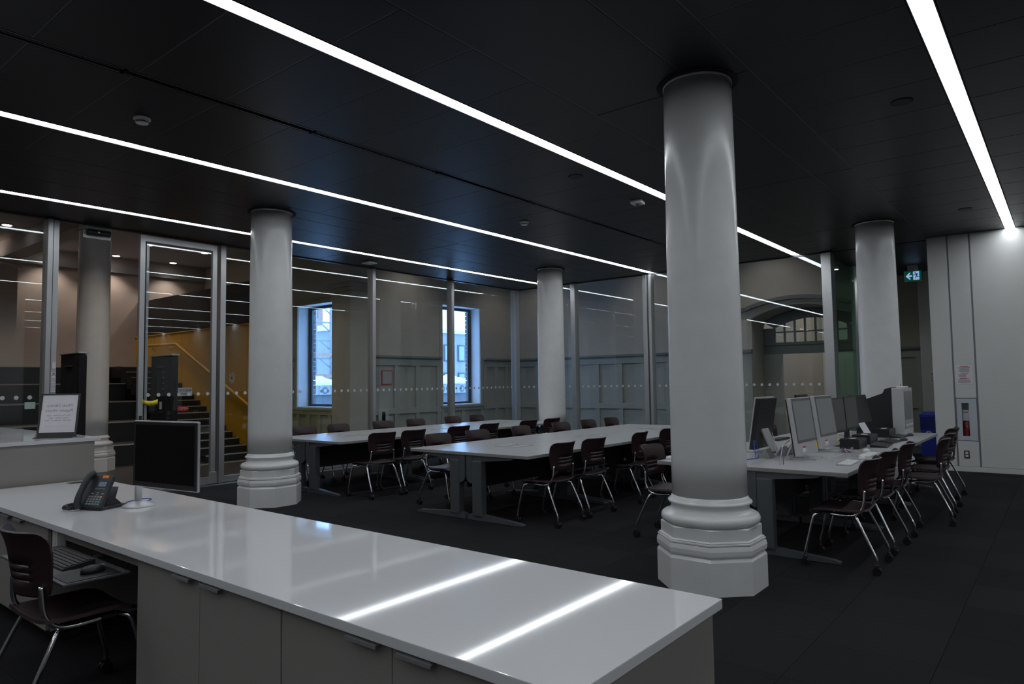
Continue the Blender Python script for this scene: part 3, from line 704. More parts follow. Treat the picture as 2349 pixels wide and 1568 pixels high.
for k, (x, y, a) in enumerate(((6.19, 1.5, 0.02), (6.95, 1.5, -0.04), (7.78, 1.5, 0.06), (8.55, 1.29, 0.1), (9.35, 1.33, 0.02), (10.35, 1.4, -0.06))):
    chair(x, y, a, 'maroon chair at the computer tables on the right aisle, %s from the viewer' % NTH[k], 'chairs at the computer table aisle')
for k, (x, y, a) in enumerate(((6.32, 3.1, math.pi+0.05), (7.75, 3.2, math.pi), (8.6, 3.2, math.pi-0.1), (10.1, 3.2, math.pi))):
    chair(x, y, a, 'maroon chair on the hidden side of the computer tables, %s from the front column' % NTH[k], 'chairs behind the computers')
chair(1.30, 3.85, -math.pi/2+0.02, 'dark maroon chair pulled up to the knee space of the white service counter', 'counter chair')

# ------------------------------------------------------------------ study tables
def table_parts(t, L, D, side):
    """table with back edge at y=0, user edge at y=side*D, from x=0 to x=L"""
    s = side; ZT = 0.75
    MB().box(0.001, L-0.001, s*0.002, s*D, ZT-0.004, ZT).build('tabletop', TABLE, t)
    MB().box(0.001, L-0.001, s*0.002, s*D, ZT-0.034, ZT-0.0042, 0.003).build('edge_band', TEDGE, t)
    for x in (0.05, L-0.05):
        m = MB(); y0 = s*0.17
        m.box(x-0.045, x+0.045, y0-0.07, y0+0.07, 0.05, 0.66, 0.012)
        m.build('leg', TLEG, t)
        pts = [(s*0.015, 0.004), (s*0.015, 0.055), (s*0.1, 0.075), (s*0.25, 0.07), (s*(D-0.14), 0.032), (s*(D-0.09), 0.02), (s*(D-0.09), 0.004)]
        MB().prism(pts, 'x', x-0.03, x+0.03).build('foot', TLEG, t)
        pts = [(s*0.08, 0.7155), (s*0.08, 0.66), (s*0.24, 0.655), (s*(D-0.25), 0.69), (s*(D-0.2), 0.7155)]
        MB().prism(pts, 'x', x-0.03, x+0.03).build('support_arm', TLEG, t)
        pts = [(s*0.012, 0.7154), (s*0.012, 0.47), (s*0.03, 0.43), (s*0.07, 0.405), (s*0.098, 0.405), (s*0.098, 0.7154)]
        MB().prism(pts, 'x', x-0.04, x+0.055 if x < L/2 else x+0.04).build('cable_cover', TLEG, t)
    MB().box(0.12, L-0.12, s*0.06, s*0.075, 0.34, 0.7153).build('modesty_panel', MODEST, t)
    fl = MB().box(L/2-0.165, L/2+0.165, s*0.052, s*0.178, ZT+0.0002, ZT+0.002).build('outlet_flap', TEDGE, t)
    MB().box(L/2-0.155, L/2+0.155, s*0.066, s*0.165, ZT+0.0022, ZT+0.003).build('flap_lid', mat('flap_grey', (0.36, 0.36, 0.37), 0.4, var=0.03), fl)
def table_row(x0, y0, y1, L, n, where):
    ym = (y0+y1)/2
    for side in (-1, 1):
        proto = None
        for k in range(n):
            lab = 'grey study table %s, %s half, %s from the counter' % (where, 'near' if side < 0 else 'far', NTH[k])
            if proto is None:
                proto = thing('study_table', lab, 'table', (x0, ym, 0), 0, 'study tables'); table_parts(proto, L, (y1-y0)/2, side)
            else: dup(proto, (x0+k*L, ym, 0), 0, lab)
table_row(5.72, 4.44, 6.24, 1.77, 3, 'in the middle row')
table_row(5.83, 7.75, 9.42, 1.77, 3, 'in the row by the glass wall')
table_row(6.07, 1.43, 3.13, 1.645, 3, 'carrying computers in the right row')

# ------------------------------------------------------------------ service counter
ct = thing('counter_worktop', 'long glossy white quartz worktop of the service counter', 'worktop', (0, 0, 0))
MB().box(1.45, 2.41, 1.0, 6.62, 0.705, 0.74, 0.003).build('slab', QUARTZ, ct)
def cabinet(y0, y1, label):
    c = thing('base_cabinet', label, 'cabinet', (1.5, y0, 0), 0, 'counter cabinets'); W = y1-y0
    bx('body', LAMIN, 0.002, 0.86, 0.002, W-0.002, 0.08, 0.7, c); bx('toe_kick', BPLAST, 0.06, 0.8, 0.01, W-0.01, 0.0005, 0.079, c)
    for k in (0, 1):
        a = 0.003+k*W/2; b = W/2-0.0015+k*W/2
        d = bx('door', LAMIN, -0.022, -0.001, a, b, 0.09, 0.692, c, 0.002)
        hy = (b-0.045-0.155) if k == 0 else a+0.045
        MB().box(-0.05, -0.018, hy, hy+0.155, 0.6925, 0.6955).box(-0.053, -0.05, hy, hy+0.155, 0.683, 0.6955).build('handle', STEEL, d)
    return c
cabinet(2.322, 3.55, 'grey double door cabinet under the worktop beside the knee space')
cabinet(1.085, 2.316, 'grey double door cabinet under the right end of the worktop')
cabinet(4.79, 6.02, 'grey double door cabinet under the worktop left of the chair')
cabinet(6.024, 6.6, 'narrow grey cabinet under the far left of the worktop')
bx_ = bx('end_panel', LAMIN, 1.48, 2.39, 1.03, 1.08, 0.0005, 0.704); tag(bx_, 'grey laminate end panel closing the right end of the counter', 'panel'); bx_.name = 'counter_gable'
bp = bx('back_panel', LAMIN, 2.363, 2.39, 1.082, 6.6, 0.0005, 0.704); tag(bp, 'grey laminate back of the counter facing the study tables', 'panel'); bp.name = 'counter_backboard'
ap = bx('apron', LAMIN, 1.53, 1.56, 3.553, 4.787, 0.63, 0.704); tag(ap, 'grey laminate apron rail above the knee space', 'panel'); ap.name = 'counter_apron'
ob = thing('power_box', 'small white power outlet box under the worktop edge left of the knee space', 'outlet', (1.49, 4.68, 0.56))
bx('case', WPLAST, 0, 0.05, 0, 0.075, 0, 0.144, ob, 0.005); bx('socket_face', mat('socket_ivory', (0.6, 0.6, 0.56), 0.5, var=0.02), -0.003, 0.0, 0.012, 0.062, 0.03, 0.12, ob)
# raised transaction counter
tcn = thing('transaction_counter', 'raised grey counter with a white quartz top by the entrance', 'counter', (0, 0, 0))
bx('body', LAMIN, 1.48, 2.39, 6.65, 9.55, 0.0005, 1.068, tcn, 0.003); bx('top', QUARTZ, 1.44, 2.43, 6.625, 9.6, 1.069, 1.1, tcn, 0.003)
gr = thing('desk_grommet', 'dark cable slot plate in the worktop against the raised counter', 'grommet', (2.14, 6.44, 0.7402))
bx('plate', STEELD, 0, 0.18, 0, 0.09, 0, 0.003, gr); bx('slot', INKD, 0.015, 0.165, 0.03, 0.06, 0.0031, 0.0036, gr)
nt_ = bx('yellow_tab', YELT, 2.36, 2.405, 6.25, 6.36, 0.7402, 0.742); tag(nt_, 'small yellow tab at the back corner of the worktop', 'tab')
# keyboard tray with keyboard and mouse
tr_ = thing('keyboard_tray', 'grey pull-out keyboard tray hanging under the worktop', 'keyboard tray', (0, 0, 0))
bx('tray', mat('tray_grey', (0.1, 0.105, 0.11), 0.5, var=0.05), 1.2, 1.5, 3.68, 4.62, 0.6, 0.612, tr_, 0.004); bx('mouse_pad', BPLAST, 1.22, 1.46, 3.69, 3.9, 0.6125, 0.615, tr_)
bx('runner', STEELD, 1.501, 2.2, 4.1, 4.16, 0.6, 0.62, tr_); bx('hanger', STEELD, 1.57, 1.63, 4.1, 4.16, 0.621, 0.704, tr_)
def keyboard(loc, rotz, m, mk, label, W=0.44, D=0.15, rows=6, cols=18, h=0.02, tilt=0.0, group=None):
    k = thing('keyboard', label, 'keyboard', loc, rotz, group)
    pts = [(0, 0), (D, 0), (D, h+tilt), (0, h*0.5)]
    MB().prism([(p[0]-D/2, p[1]) for p in pts], 'x', -W/2, W/2).build('case', m, k)
    q = MB(); px = (W-0.02)/cols; py = (D-0.02)/rows
    for r in range(rows):
        for c in range(cols):
            y = -D/2+0.01+r*py; z = h*0.5+(h*0.5+tilt)*(y+D/2)/D
            if r == 0 and 4 <= c < 4+5:
                if c == 4: q.box(-W/2+0.01+c*px+0.001, -W/2+0.01+(c+5)*px-0.001, y+0.001, y+py-0.002, z, z+0.006)
                continue
            q.box(-W/2+0.01+c*px+0.001, -W/2+0.01+(c+1)*px-0.001, y+0.001, y+py-0.002, z, z+0.006)
    q.build('keys', mk, k)
    return k
def mouse(loc, rotz, m, label, group=None):
    k = thing('computer_mouse', label, 'mouse', loc, rotz, group); q = MB(); rings = []
    n = 14
    for (s, z) in ((1, 0.0), (1.0, 0.012), (0.93, 0.022), (0.7, 0.031), (0.35, 0.035), (0.05, 0.036)):
        rings.append([(0.032*s*math.cos(2*math.pi*i/n), 0.056*s*math.sin(2*math.pi*i/n)-0.008*(1-s), z) for i in range(n)])
    vs = [v for r_ in rings for v in r_]; fs = [(i*n+a, i*n+(a+1) % n, (i+1)*n+(a+1) % n, (i+1)*n+a) for i in range(len(rings)-1) for a in range(n)]
    fs.append(tuple(range(n))[::-1]); fs.append(tuple((len(rings)-1)*n+a for a in range(n)))
    q.add(vs, fs, True); q.build('shell', m, k); MB().box(-0.002, 0.002, 0.012, 0.052, 0.0225, 0.032).build('button_gap', GREYC, k)
    return k
keyboard((1.36, 4.17, 0.6125), -math.pi/2, BPLAST, mat('dark_key', (0.05, 0.05, 0.052), 0.45, var=0.03), 'black keyboard on the tray under the counter', tilt=0.012)
mouse((1.37, 3.8, 0.6155), -math.pi/2, BPLAST, 'black mouse on the tray under the counter')

# desk phone
ph = thing('desk_phone', 'black desk phone with an orange label on the white worktop', 'telephone', (1.83, 4.97, 0.74), R(-68)); ph.scale = (1.08, 1.08, 1.08)
MB().box(-0.085, 0.085, -0.075, 0.115, 0.0005, 0.016, 0.005).build('stand_base', PHONEP, ph)
MB().prism([(-0.02, 0.016), (0.1, 0.016), (0.055, 0.055), (0.075, 0.12)], 'x', -0.055, 0.055).build('stand_leg', PHONEP, ph)
# inclined face: local frame up the slope
A = R(62)
def ph_pt(x, s, d): # x across, s along slope, d outwards
    return (x, -0.085+s*math.cos(A)-d*math.sin(A), 0.018+s*math.sin(A)+d*math.cos(A))
def ph_box(nm, m, x0, x1, s0, s1, d0, d1, bev=0.0, par=ph):
    q = MB().box(x0, x1, s0, s1, d0, d1, bev); q.v = [ph_pt(*v) for v in q.v]; return q.build(nm, m, par)
body = ph_box('body', PHONEP, -0.09, 0.09, 0.0, 0.2, -0.022, 0.004, 0.008)
ph_box('display_bezel', BPLAST, 0.0, 0.075, 0.125, 0.163, 0.0042, 0.006, par=body); ph_box('display', LCD, 0.008, 0.066, 0.13, 0.158, 0.0062, 0.0066, par=body)
ph_box('orange_label', ORANGE, 0.015, 0.06, 0.182, 0.2, 0.0042, 0.006, par=body)
for k in range(4): ph_box('soft_key', MATS['key_grey'], -0.005+k*0.02, 0.01+k*0.02, 0.114, 0.119, 0.0042, 0.0065, par=body)
for r in range(4):
    for c in range(5):
        km = 'key_grey'
        if c == 4: km = ('key_grey', 'key_green', 'key_blue', 'key_orange')[r]
        if c == 0 and r == 0: km = 'key_green'
        ph_box('key', MATS[km], -0.028+c*0.0215, -0.012+c*0.0215, 0.016+r*0.015, 0.026+r*0.015, 0.0042, 0.0075, par=body)
for (x, s) in ((-0.01, 0.085), (0.03, 0.09), (0.03, 0.078), (0.068, 0.085)): ph_box('nav_key', MATS['key_grey'], x-0.009, x+0.009, s-0.003, s+0.003, 0.0042, 0.007, par=body)
q = MB(); pth = [(-0.062, s, d) for s, d in ((-0.004, 0.012), (0.01, 0.03), (0.05, 0.04), (0.1, 0.042), (0.15, 0.038), (0.19, 0.028), (0.21, 0.01))]
q.tube([ph_pt(*p) for p in smoothpath(pth, 4)], [0.017+0.004*abs(math.cos(i/24*math.pi)) for i in range(25)], 12); q.build('handset', PHONEP, ph)
cp = []
for i in range(150):
    t = i/149; a = t*2*math.pi*26
    c0 = smoothpath([(-0.06, -0.1, 0.02), (-0.09, -0.13, 0.018), (-0.15, -0.12, 0.02), (-0.16, -0.06, 0.025), (-0.11, -0.04, 0.018), (-0.085, -0.05, 0.015)], 30)[i]
    cp.append((c0[0]+0.008*math.cos(a), c0[1]+0.006*math.sin(a), max(c0[2]+0.009*math.sin(a), 0.004)))
MB().tube(cp, 0.0035, 5).build('coiled_cord', BPLAST, ph)
cb = tag(MB().tube(smoothpath([(1.97, 4.93, 0.762), (2.06, 4.93, 0.772), (2.12, 4.9, 0.765), (2.05, 4.9, 0.748)], 8), 0.0035, 6).build('network_cable', BLUEC), 'thin blue cable between phone and monitor stand', 'cable')
# monitor on a chrome post
mn = thing('desk_monitor', 'large black monitor with a silver rim on a chrome post on the worktop', 'monitor', (2.01, 4.84, 0.74))
MB().lathe([(0.1, 0.0005), (0.1, 0.006), (0.09, 0.012), (0.06, 0.026), (0.03, 0.034), (0.024, 0.036)], n=32).build('base', mat('polished_silver', (0.6, 0.61, 0.63), 0.38, metal=0.4, var=0.01), mn)
MB().lathe([(0.022, 0.036), (0.022, 0.3)], n=20).build('post', MATS['polished_silver'], mn); MB().lathe([(0.026, 0.15), (0.026, 0.175)], n=20).build('collar', STEELD, mn)
MB().tube([(0.0, 0, 0.28), (0.02, -0.28, 0.29), (-0.07, -0.6, 0.36)], 0.018, 10).build('arm', CHROME, mn)
# panel from L to Rr, bottom z .925
Lp, Rp = Vector((1.83, 4.485, 0)), Vector((1.925, 3.815, 0)); dx = (Rp-Lp); W = dx.length; ang = math.atan2(dx.y, dx.x)
Mx = Matrix.Translation(Lp-Vector((2.01, 4.84, 0.74))+Vector((0, 0, 0.925))) @ Matrix.Rotation(ang, 4, 'Z')
H_ = 0.4
W -= 0.04
q = MB().box(0, W, 0.0, 0.016, 0, H_, 0.007).xform(Mx).build('panel', STEEL, mn)
MB().box(0.008, W-0.008, -0.004, -0.0002, 0.006, H_-0.008).xform(Mx).build('bezel', BPLAST, q); MB().box(0.03, W-0.03, -0.006, -0.0042, 0.035, H_-0.025).xform(Mx).build('screen', SCREENB, q)
MB().box(W/2-0.05, W/2+0.05, 0.031, 0.06, 0.15, 0.25).xform(Mx).build('mount_plate', STEELD, mn)
# sign stand on the raised counter seen from behind
sg = thing('sign_stand', 'black framed acrylic sign holder with a paper on the raised counter', 'sign holder', (2.18, 6.93, 1.1), R(-33))
S0 = Matrix.Rotation(R(-17), 4, 'X')
MB().box(-0.15, 0.15, 0, 0.012, 0.0, 0.045).xform(S0).build('foot', BPLAST, sg); MB().box(-0.15, 0.15, -0.09, 0.012, 0.0005, 0.006).build('base', BPLAST, sg)
f = MB().box(-0.152, -0.137, 0, 0.012, 0.046, 0.4).box(0.137, 0.152, 0, 0.012, 0.046, 0.4).box(-0.137, 0.137, 0, 0.012, 0.387, 0.4).xform(S0).build('frame', BPLAST, sg)
pp = MB().box(-0.136, 0.136, 0.004, 0.006, 0.046, 0.386).xform(S0).build('paper', PAPER, sg)
for body_, sz, z in (('Music Library', 0.036, 0.29), ('Regular Hours', 0.036, 0.245), ('Mon-Thurs 8:30am - 9pm', 0.018, 0.2), ('Friday 8:30am - 6pm', 0.018, 0.178), ('Saturday - Sunday 12 - 5pm', 0.018, 0.156), ('_______________________', 0.018, 0.11)):
    text('lettering', body_, INK, sz, S0 @ frame((0.0, 0.0035, z), (-1, 0, 0), (0, 0, 1)), pp)

# ------------------------------------------------------------------ computers on the right-hand tables
ZT = 0.75
def all_in_one(loc, rotz, label, tilt=7, dark=False, stickers=True):
    """silver all-in-one facing local -Y; origin on the table below the panel centre"""
    t = thing('all_in_one_computer', label, 'computer', loc, rotz, 'silver all-in-one computers')
    M = Matrix.Translation((0, 0, 0.045)) @ Matrix.Rotation(R(-tilt), 4, 'X'); W = 0.56; Hh = 0.55
    tc_ = 0.014 if dark else 0.04
    c = MB().box(-W/2, W/2, 0, tc_, 0, Hh, 0.006).xform(M).build('case', SILVER, t)
    MB().box(-W/2+0.006, W/2-0.006, tc_+0.001, tc_+0.04 if dark else 0.055, 0.006, Hh-0.008, 0.008).xform(M).build('rear_cover', BPLAST, t)
    MB().box(-W/2+0.012, W/2-0.012, -0.003, -0.0002, 0.12, Hh-0.008).xform(M).build('bezel', mat('dark_glass_bezel', (0.1, 0.1, 0.105), 0.15, var=0.02), c)
    MB().box(-W/2+0.035, W/2-0.035, -0.0045, -0.0032, 0.145, Hh-0.035).xform(M).build('screen', SCREENM, c)
    MB().prism([(0.05, 0.3), (0.064, 0.305), (0.185, 0.03), (0.185, 0.012), (0.16, 0.001), (-0.09, 0.001), (-0.09, 0.011), (0.15, 0.012), (0.17, 0.03)], 'x', -0.1, 0.1).build('foot', SILVER, t)
    if stickers:
        MB().box(-0.16, -0.07, -0.0015, -0.0002, 0.03, 0.085).xform(M).build('asset_sticker', PAPER, c); MB().box(-0.16, -0.07, -0.0018, -0.0016, 0.07, 0.085).xform(M).build('sticker_band', INKR, c)
        MB().box(W/2-0.05, W/2-0.02, -0.0015, -0.0002, 0.04, 0.1).xform(M).build('yellow_sticker', YELT, c)
    return t
all_in_one((6.99, 1.98, ZT), R(-2), 'silver all-in-one computer nearest the front column on the aisle side')
all_in_one((7.85, 2.0, ZT), R(-3), 'silver all-in-one computer beside the black monitors, second from the column')
all_in_one((7.38, 2.62, ZT), math.pi, 'silver all-in-one computer turned away, its black back towards the aisle', 9, dark=True, stickers=False)
def monitor(loc, rotz, label, scr, W=0.48, Hh=0.36, zb=0.12, tilt=4):
    t = thing('computer_monitor', label, 'monitor', loc, rotz, 'black computer monitors')
    M = Matrix.Translation((0, 0, zb)) @ Matrix.Rotation(R(-tilt), 4, 'X')
    c = MB().box(-W/2, W/2, 0, 0.03, 0, Hh, 0.006).xform(M).build('case', BPLAST, t); MB().box(-W/2+0.04, W/2-0.04, 0.031, 0.06, 0.05, Hh-0.06, 0.01).xform(M).build('rear_housing', BPLAST, t)
    MB().box(-W/2+0.018, W/2-0.018, -0.0015, -0.0002, 0.025, Hh-0.018).xform(M).build('screen', scr, c)
    MB().prism([(0.06, 0.001), (0.1, 0.001), (0.075, zb+0.14), (0.062, zb+0.14)], 'x', -0.05, 0.05).build('stand', BPLAST, t); MB().box(-0.12, 0.12, -0.02, 0.16, 0.0005, 0.0105, 0.004).build('stand_base', BPLAST, t)
    return t
monitor((8.5, 2.06, ZT), R(-3), 'black monitor with grey screen, first after the silver computers', SCREENG, zb=0.15, Hh=0.4)
monitor((9.2, 2.08, ZT), R(-4), 'black monitor with grey screen, middle of the three aisle-side monitors', SCREENG, zb=0.15, Hh=0.4)
monitor((9.8, 2.07, ZT), R(-9), 'black tilted monitor beside the big television', BPLAST, zb=0.2, Hh=0.36, tilt=12)
monitor((9.3, 2.75, ZT), math.pi, 'black monitor facing away behind the row of aisle-side monitors', SCREENG, zb=0.2, Hh=0.37)
def small_pc(loc, rotz, L, label):
    t = thing('desktop_computer', label, 'computer', loc, rotz, 'small black desktop computers')
    b = MB().box(0, L, 0.0, 0.19, 0.0005, 0.105, 0.004).build('case', BPLAST, t); MB().box(0.004, L-0.004, -0.006, -0.0002, 0.004, 0.1).build('front_panel', mat('dark_grey_plastic', (0.04, 0.04, 0.043), 0.4, var=0.05), t)
    MB().box(0.25*L, 0.6*L, 0.06, 0.12, 0.1055, 0.107).build('paper_label', PAPER, b)
    MB().box(L-0.08, L-0.04, -0.0075, -0.0062, 0.02, 0.085).build('drive_bay', BPLAST, b)
small_pc((8.16, 1.8, ZT), 0.0, 0.36, 'small black desktop computer behind the pink note box')
small_pc((8.8, 1.82, ZT), 0.0, 0.4, 'small black desktop computer under the middle monitor')
small_pc((9.95, 1.83, ZT), 0.0, 0.4, 'small black desktop computer beside the television')
# big tube television with a silver front
tv = thing('tube_television', 'bulky black tube television with a silver front at the far table end', 'television', (10.38, 1.72, ZT))
W = 0.66
fb = MB().box(0, W, 0, 0.14, 0.0005, 0.63, 0.01).build('front_bezel', SILVER, tv)
MB().prism([(0.141, 0.0005), (0.141, 0.64), (0.22, 0.62), (0.25, 0.56), (0.46, 0.48), (0.5, 0.42), (0.5, 0.0005)], 'x', 0.012, W-0.012).build('rear_shell', BPLAST, tv)
MB().box(0.06, W-0.06, -0.004, -0.0002, 0.2, 0.585).build('screen', mat('tube_screen', (0.12, 0.125, 0.12), 0.2, var=0.03), fb)
MB().box(0.03, W-0.03, -0.006, -0.0002, 0.09, 0.19).build('control_panel', mat('mid_grey_plastic', (0.3, 0.31, 0.32), 0.4, var=0.04), fb)
for k in range(5): MB().box(0.12+k*0.1, 0.17+k*0.1, -0.009, -0.0062, 0.12, 0.145).build('button', WPLAST, fb)
wr_ = thing('router_box', 'flat pale router lying on top of the television', 'router', (10.6, 1.74, ZT+0.631)); MB().box(0, 0.3, 0, 0.1, 0.0005, 0.02, 0.006).build('case', WPLAST, wr_); MB().tube([(0.28, 0.09, 0.02), (0.28, 0.09, 0.05)], 0.004, 6).build('antenna', BPLAST, wr_)
KW = mat('white_key', (0.78, 0.78, 0.77), 0.4, var=0.02); KD = MATS['dark_key']
keyboard((6.78, 1.585, ZT), R(2), mat('keyboard_aluminium', (0.45, 0.45, 0.46), 0.35, metal=0.4, var=0.03), KW, 'white slim keyboard nearest the viewer on the aisle-side table', W=0.43, D=0.12, h=0.012, rows=6, cols=17)
keyboard((7.6, 1.585, ZT), R(-2), MATS['keyboard_aluminium'], KW, 'white slim keyboard in front of the second silver computer', W=0.43, D=0.12, h=0.012, rows=6, cols=17)
keyboard((8.68, 1.68, ZT), R(4), BPLAST, KD, 'black keyboard in front of the first black monitor', W=0.46, D=0.17, tilt=0.01)
keyboard((9.25, 1.69, ZT), R(-4), BPLAST, KD, 'black keyboard in front of the middle black monitor', W=0.44, D=0.15, tilt=0.01)
keyboard((10.08, 1.74, ZT), R(-3), BPLAST, KD, 'black keyboard before the television', W=0.4, D=0.14, tilt=0.01)
keyboard((9.0, 2.92, ZT), R(180), BPLAST, KD, 'black keyboard on the hidden side of the computer tables', W=0.44, D=0.15)
mouse((7.92, 1.68, ZT+0.0005), R(70), WPLAST, 'white mouse right behind the second white keyboard')
mouse((7.2, 1.56, ZT+0.0005), R(80), WPLAST, 'white mouse between the two white keyboards')
mouse((9.56, 1.6, ZT+0.0005), R(60), BPLAST, 'black mouse beside the middle black keyboard')
mouse((10.36, 1.66, ZT+0.0005), R(60), BPLAST, 'black mouse in front of the television')
mouse((6.26, 3.07, ZT+0.0005), R(30), WPLAST, 'white mouse at the table corner left of the front column')
nb_ = thing('note_box', 'clear plastic box holding pink sticky notes between the silver computers', 'box', (7.76, 1.79, ZT))
MB().box(0, 0.12, 0, 0.09, 0.0005, 0.004).box(0, 0.002, 0, 0.09, 0.004, 0.05).box(0.118, 0.12, 0, 0.09, 0.004, 0.05).box(0.002, 0.118, 0, 0.002, 0.004, 0.05).box(0.002, 0.118, 0.088, 0.09, 0.004, 0.05).build('tub', G_PLASTIC, nb_)
MB().box(0.02, 0.09, 0.02, 0.07, 0.006, 0.03).build('note_pad', PINK, nb_); MB().box(-0.003, 0.123, -0.003, 0.093, 0.0505, 0.055).build('lid', G_PLASTIC, nb_)
pst = thing('paper_holder', 'white paper leaning on a black holder among the monitors', 'paper holder', (9.45, 1.98, ZT), R(-8))
MB().prism([(0, 0.001), (0.012, 0.001), (0.12, 0.2), (0.108, 0.206)], 'x', 0, 0.22).build('backing', BPLAST, pst); MB().prism([(-0.003, 0.003), (-0.001, 0.0022), (0.106, 0.206), (0.104, 0.207)], 'x', 0.005, 0.215).build('sheet', PAPER, pst)
# pop-up cable boxes
for k, (x, y, lab) in enumerate(((6.8, 2.36, 'grey pop-up cable box standing open on the table seam'), (7.12, 2.3, 'grey pop-up cable box behind the nearest silver computer'))):
    t = thing('cable_box', lab, 'cable box', (x, y, ZT)); MB().box(0, 0.2, -0.06, 0.06, 0.0035, 0.008).build('plate', TEDGE, t); MB().prism([(-0.055, 0.0085), (0.045, 0.0085), (0.0, 0.085), (-0.015, 0.085)], 'x', 0.03, 0.17).build('hood', TEDGE, t)
def cable(pts, r, m, label): tag(MB().tube(smoothpath(pts, 7), r, 6).build('cable', m), label, 'cable', 'loose cables on the computer tables')
cable([(6.85, 2.45, 0.757), (6.95, 2.5, 0.9), (7.1, 2.52, 0.84), (7.0, 2.48, 0.77), (6.75, 2.4, 0.757), (6.5, 2.45, 0.757)], 0.004, BLUEC, 'blue network cable looping beside the turned-away computer')
cable([(7.05, 2.3, 0.757), (7.2, 2.3, 0.82), (7.3, 2.32, 0.8), (7.3, 2.2, 0.757), (7.1, 2.15, 0.757), (6.97, 2.2, 0.8)], 0.004, BLUEC, 'blue network cable curling behind the nearest silver computer')
cable([(6.36, 2.06, 0.752), (6.4, 2.06, 0.83), (6.6, 2.1, 0.9), (6.85, 2.12, 0.93)], 0.004, GREYC, 'grey cable rising from the near table flap to the silver computer')
cable([(6.4, 2.04, 0.752), (6.44, 2.05, 0.8), (6.65, 2.08, 0.86), (6.88, 2.1, 0.9)], 0.0035, STEELD, 'dark cable rising from the near table flap beside the grey one')
cable([(7.5, 2.5, 0.95), (7.35, 2.42, 0.86), (7.2, 2.36, 0.757), (7.1, 2.33, 0.757)], 0.0035, WPLAST, 'white power cord dropping from the turned-away computer')
cable([(7.0, 1.84, 0.754), (7.2, 1.8, 0.76), (7.35, 1.75, 0.78), (7.3, 1.68, 0.757), (7.1, 1.7, 0.754), (6.85, 1.74, 0.754)], 0.0025, WPLAST, 'white keyboard cord curled on the table before the nearest silver computer')
cable([(7.9, 1.72, 0.754), (7.75, 1.78, 0.77), (7.65, 1.82, 0.8), (7.55, 1.76, 0.757), (7.4, 1.68, 0.754)], 0.0025, WPLAST, 'white mouse cord beside the clear note box')
cable([(8.9, 1.78, 0.754), (9.0, 1.85, 0.756), (9.2, 1.82, 0.756), (9.6, 1.86, 0.756)], 0.003, BPLAST, 'black cord running along the table by the black keyboards')
cable([(9.75, 1.8, 0.754), (9.85, 1.88, 0.757), (9.8, 1.9, 0.76), (9.7, 1.95, 0.757)], 0.003, BPLAST, 'short black cord beside the farthest black keyboard')

# ------------------------------------------------------------------ right wall fittings
fc = thing('extinguisher_cabinet', 'pale blue-grey fire extinguisher cabinet set into the white wall', 'cabinet', (XR, 1.16, 0.49))
MB().box(0.002, 0.03, 0.004, 0.11-0.0, 0.004, 0.678).box(0.002, 0.03, 0.206, 0.276, 0.004, 0.678).box(0.002, 0.03, 0.11, 0.206, 0.004, 0.075).box(0.002, 0.03, 0.11, 0.206, 0.605, 0.678).build('door', mat('blue_grey_enamel', (0.5, 0.54, 0.6), 0.4, var=0.02), fc)
MB().box(0.012, 0.016, 0.111, 0.205, 0.076, 0.604).build('window_pane', G_CLEAR, fc); MB().box(-0.004, 0.002, 0.277, 0.285, 0.28, 0.35).build('hinge', STEELD, fc)
MB().box(0.031, 0.2, 0.004, 0.012, 0.004, 0.678).box(0.031, 0.2, 0.268, 0.276, 0.004, 0.678).box(0.19, 0.2, 0.012, 0.268, 0.004, 0.678).build('lining', WPLAST, fc)
fe = thing('fire_extinguisher', 'red fire extinguisher behind the narrow cabinet window', 'fire extinguisher', (XR+0.098, 1.316, 0.5))
MB().lathe([(0.05, 0.0005), (0.058, 0.02), (0.058, 0.26), (0.045, 0.3), (0.02, 0.32)], n=20).build('cylinder', RED, fe); MB().lathe([(0.02, 0.321), (0.022, 0.38)], n=14).build('valve', STEEL, fe)
MB().box(-0.065, -0.062, -0.045, 0.04, 0.31, 0.48).build('tag', PAPER, fe); MB().box(-0.066, -0.0652, -0.03, 0.03, 0.44, 0.455).build('tag_heading', INKR, fe); MB().lathe([(0.0585, 0.19), (0.0585, 0.205)], n=20).build('strap', BPLAST, fe)
wo = thing('wall_outlet', 'steel double power outlet low on the white wall below the cabinet', 'outlet', (XR, 1.29, 0.21)); MB().box(-0.006, -0.0005, 0, 0.075, 0, 0.125, 0.002).build('plate', STEELD, wo)
for z in (0.022, 0.07): MB().box(-0.009, -0.0062, 0.018, 0.057, z, z+0.035).build('socket', WPLAST, wo)
nt2 = thing('wall_notice', 'white printed notice with red headings above the extinguisher cabinet', 'notice', (XR, 1.195, 1.4)); MB().box(-0.003, -0.0005, 0, 0.225, 0, 0.305).build('sheet', PAPER, nt2)
def lines(par, x, y0, y1, zs, m): 
    q = MB()
    for (z, a, b) in zs: q.box(x-0.0008, x, y0+(y1-y0)*a, y0+(y1-y0)*b, z, z+0.007)
    q.build('print_lines', m, par)
lines(nt2, -0.0031, 0.02, 0.21, [(0.285, .2, .8), (0.275, .1, .7), (0.165, .2, .7), (0.09, .15, .8), (0.08, .3, .85)], INKR)
lines(nt2, -0.0031, 0.02, 0.21, [(0.262, .02, .98)]+[(0.25-0.012*k, .1, .9-.06*(k % 3)) for k in range(6)]+[(0.15-0.012*k, .35, .95-.1*(k % 2)) for k in range(4)]+[(0.06-0.012*k, .05, .95) for k in range(4)], INK)
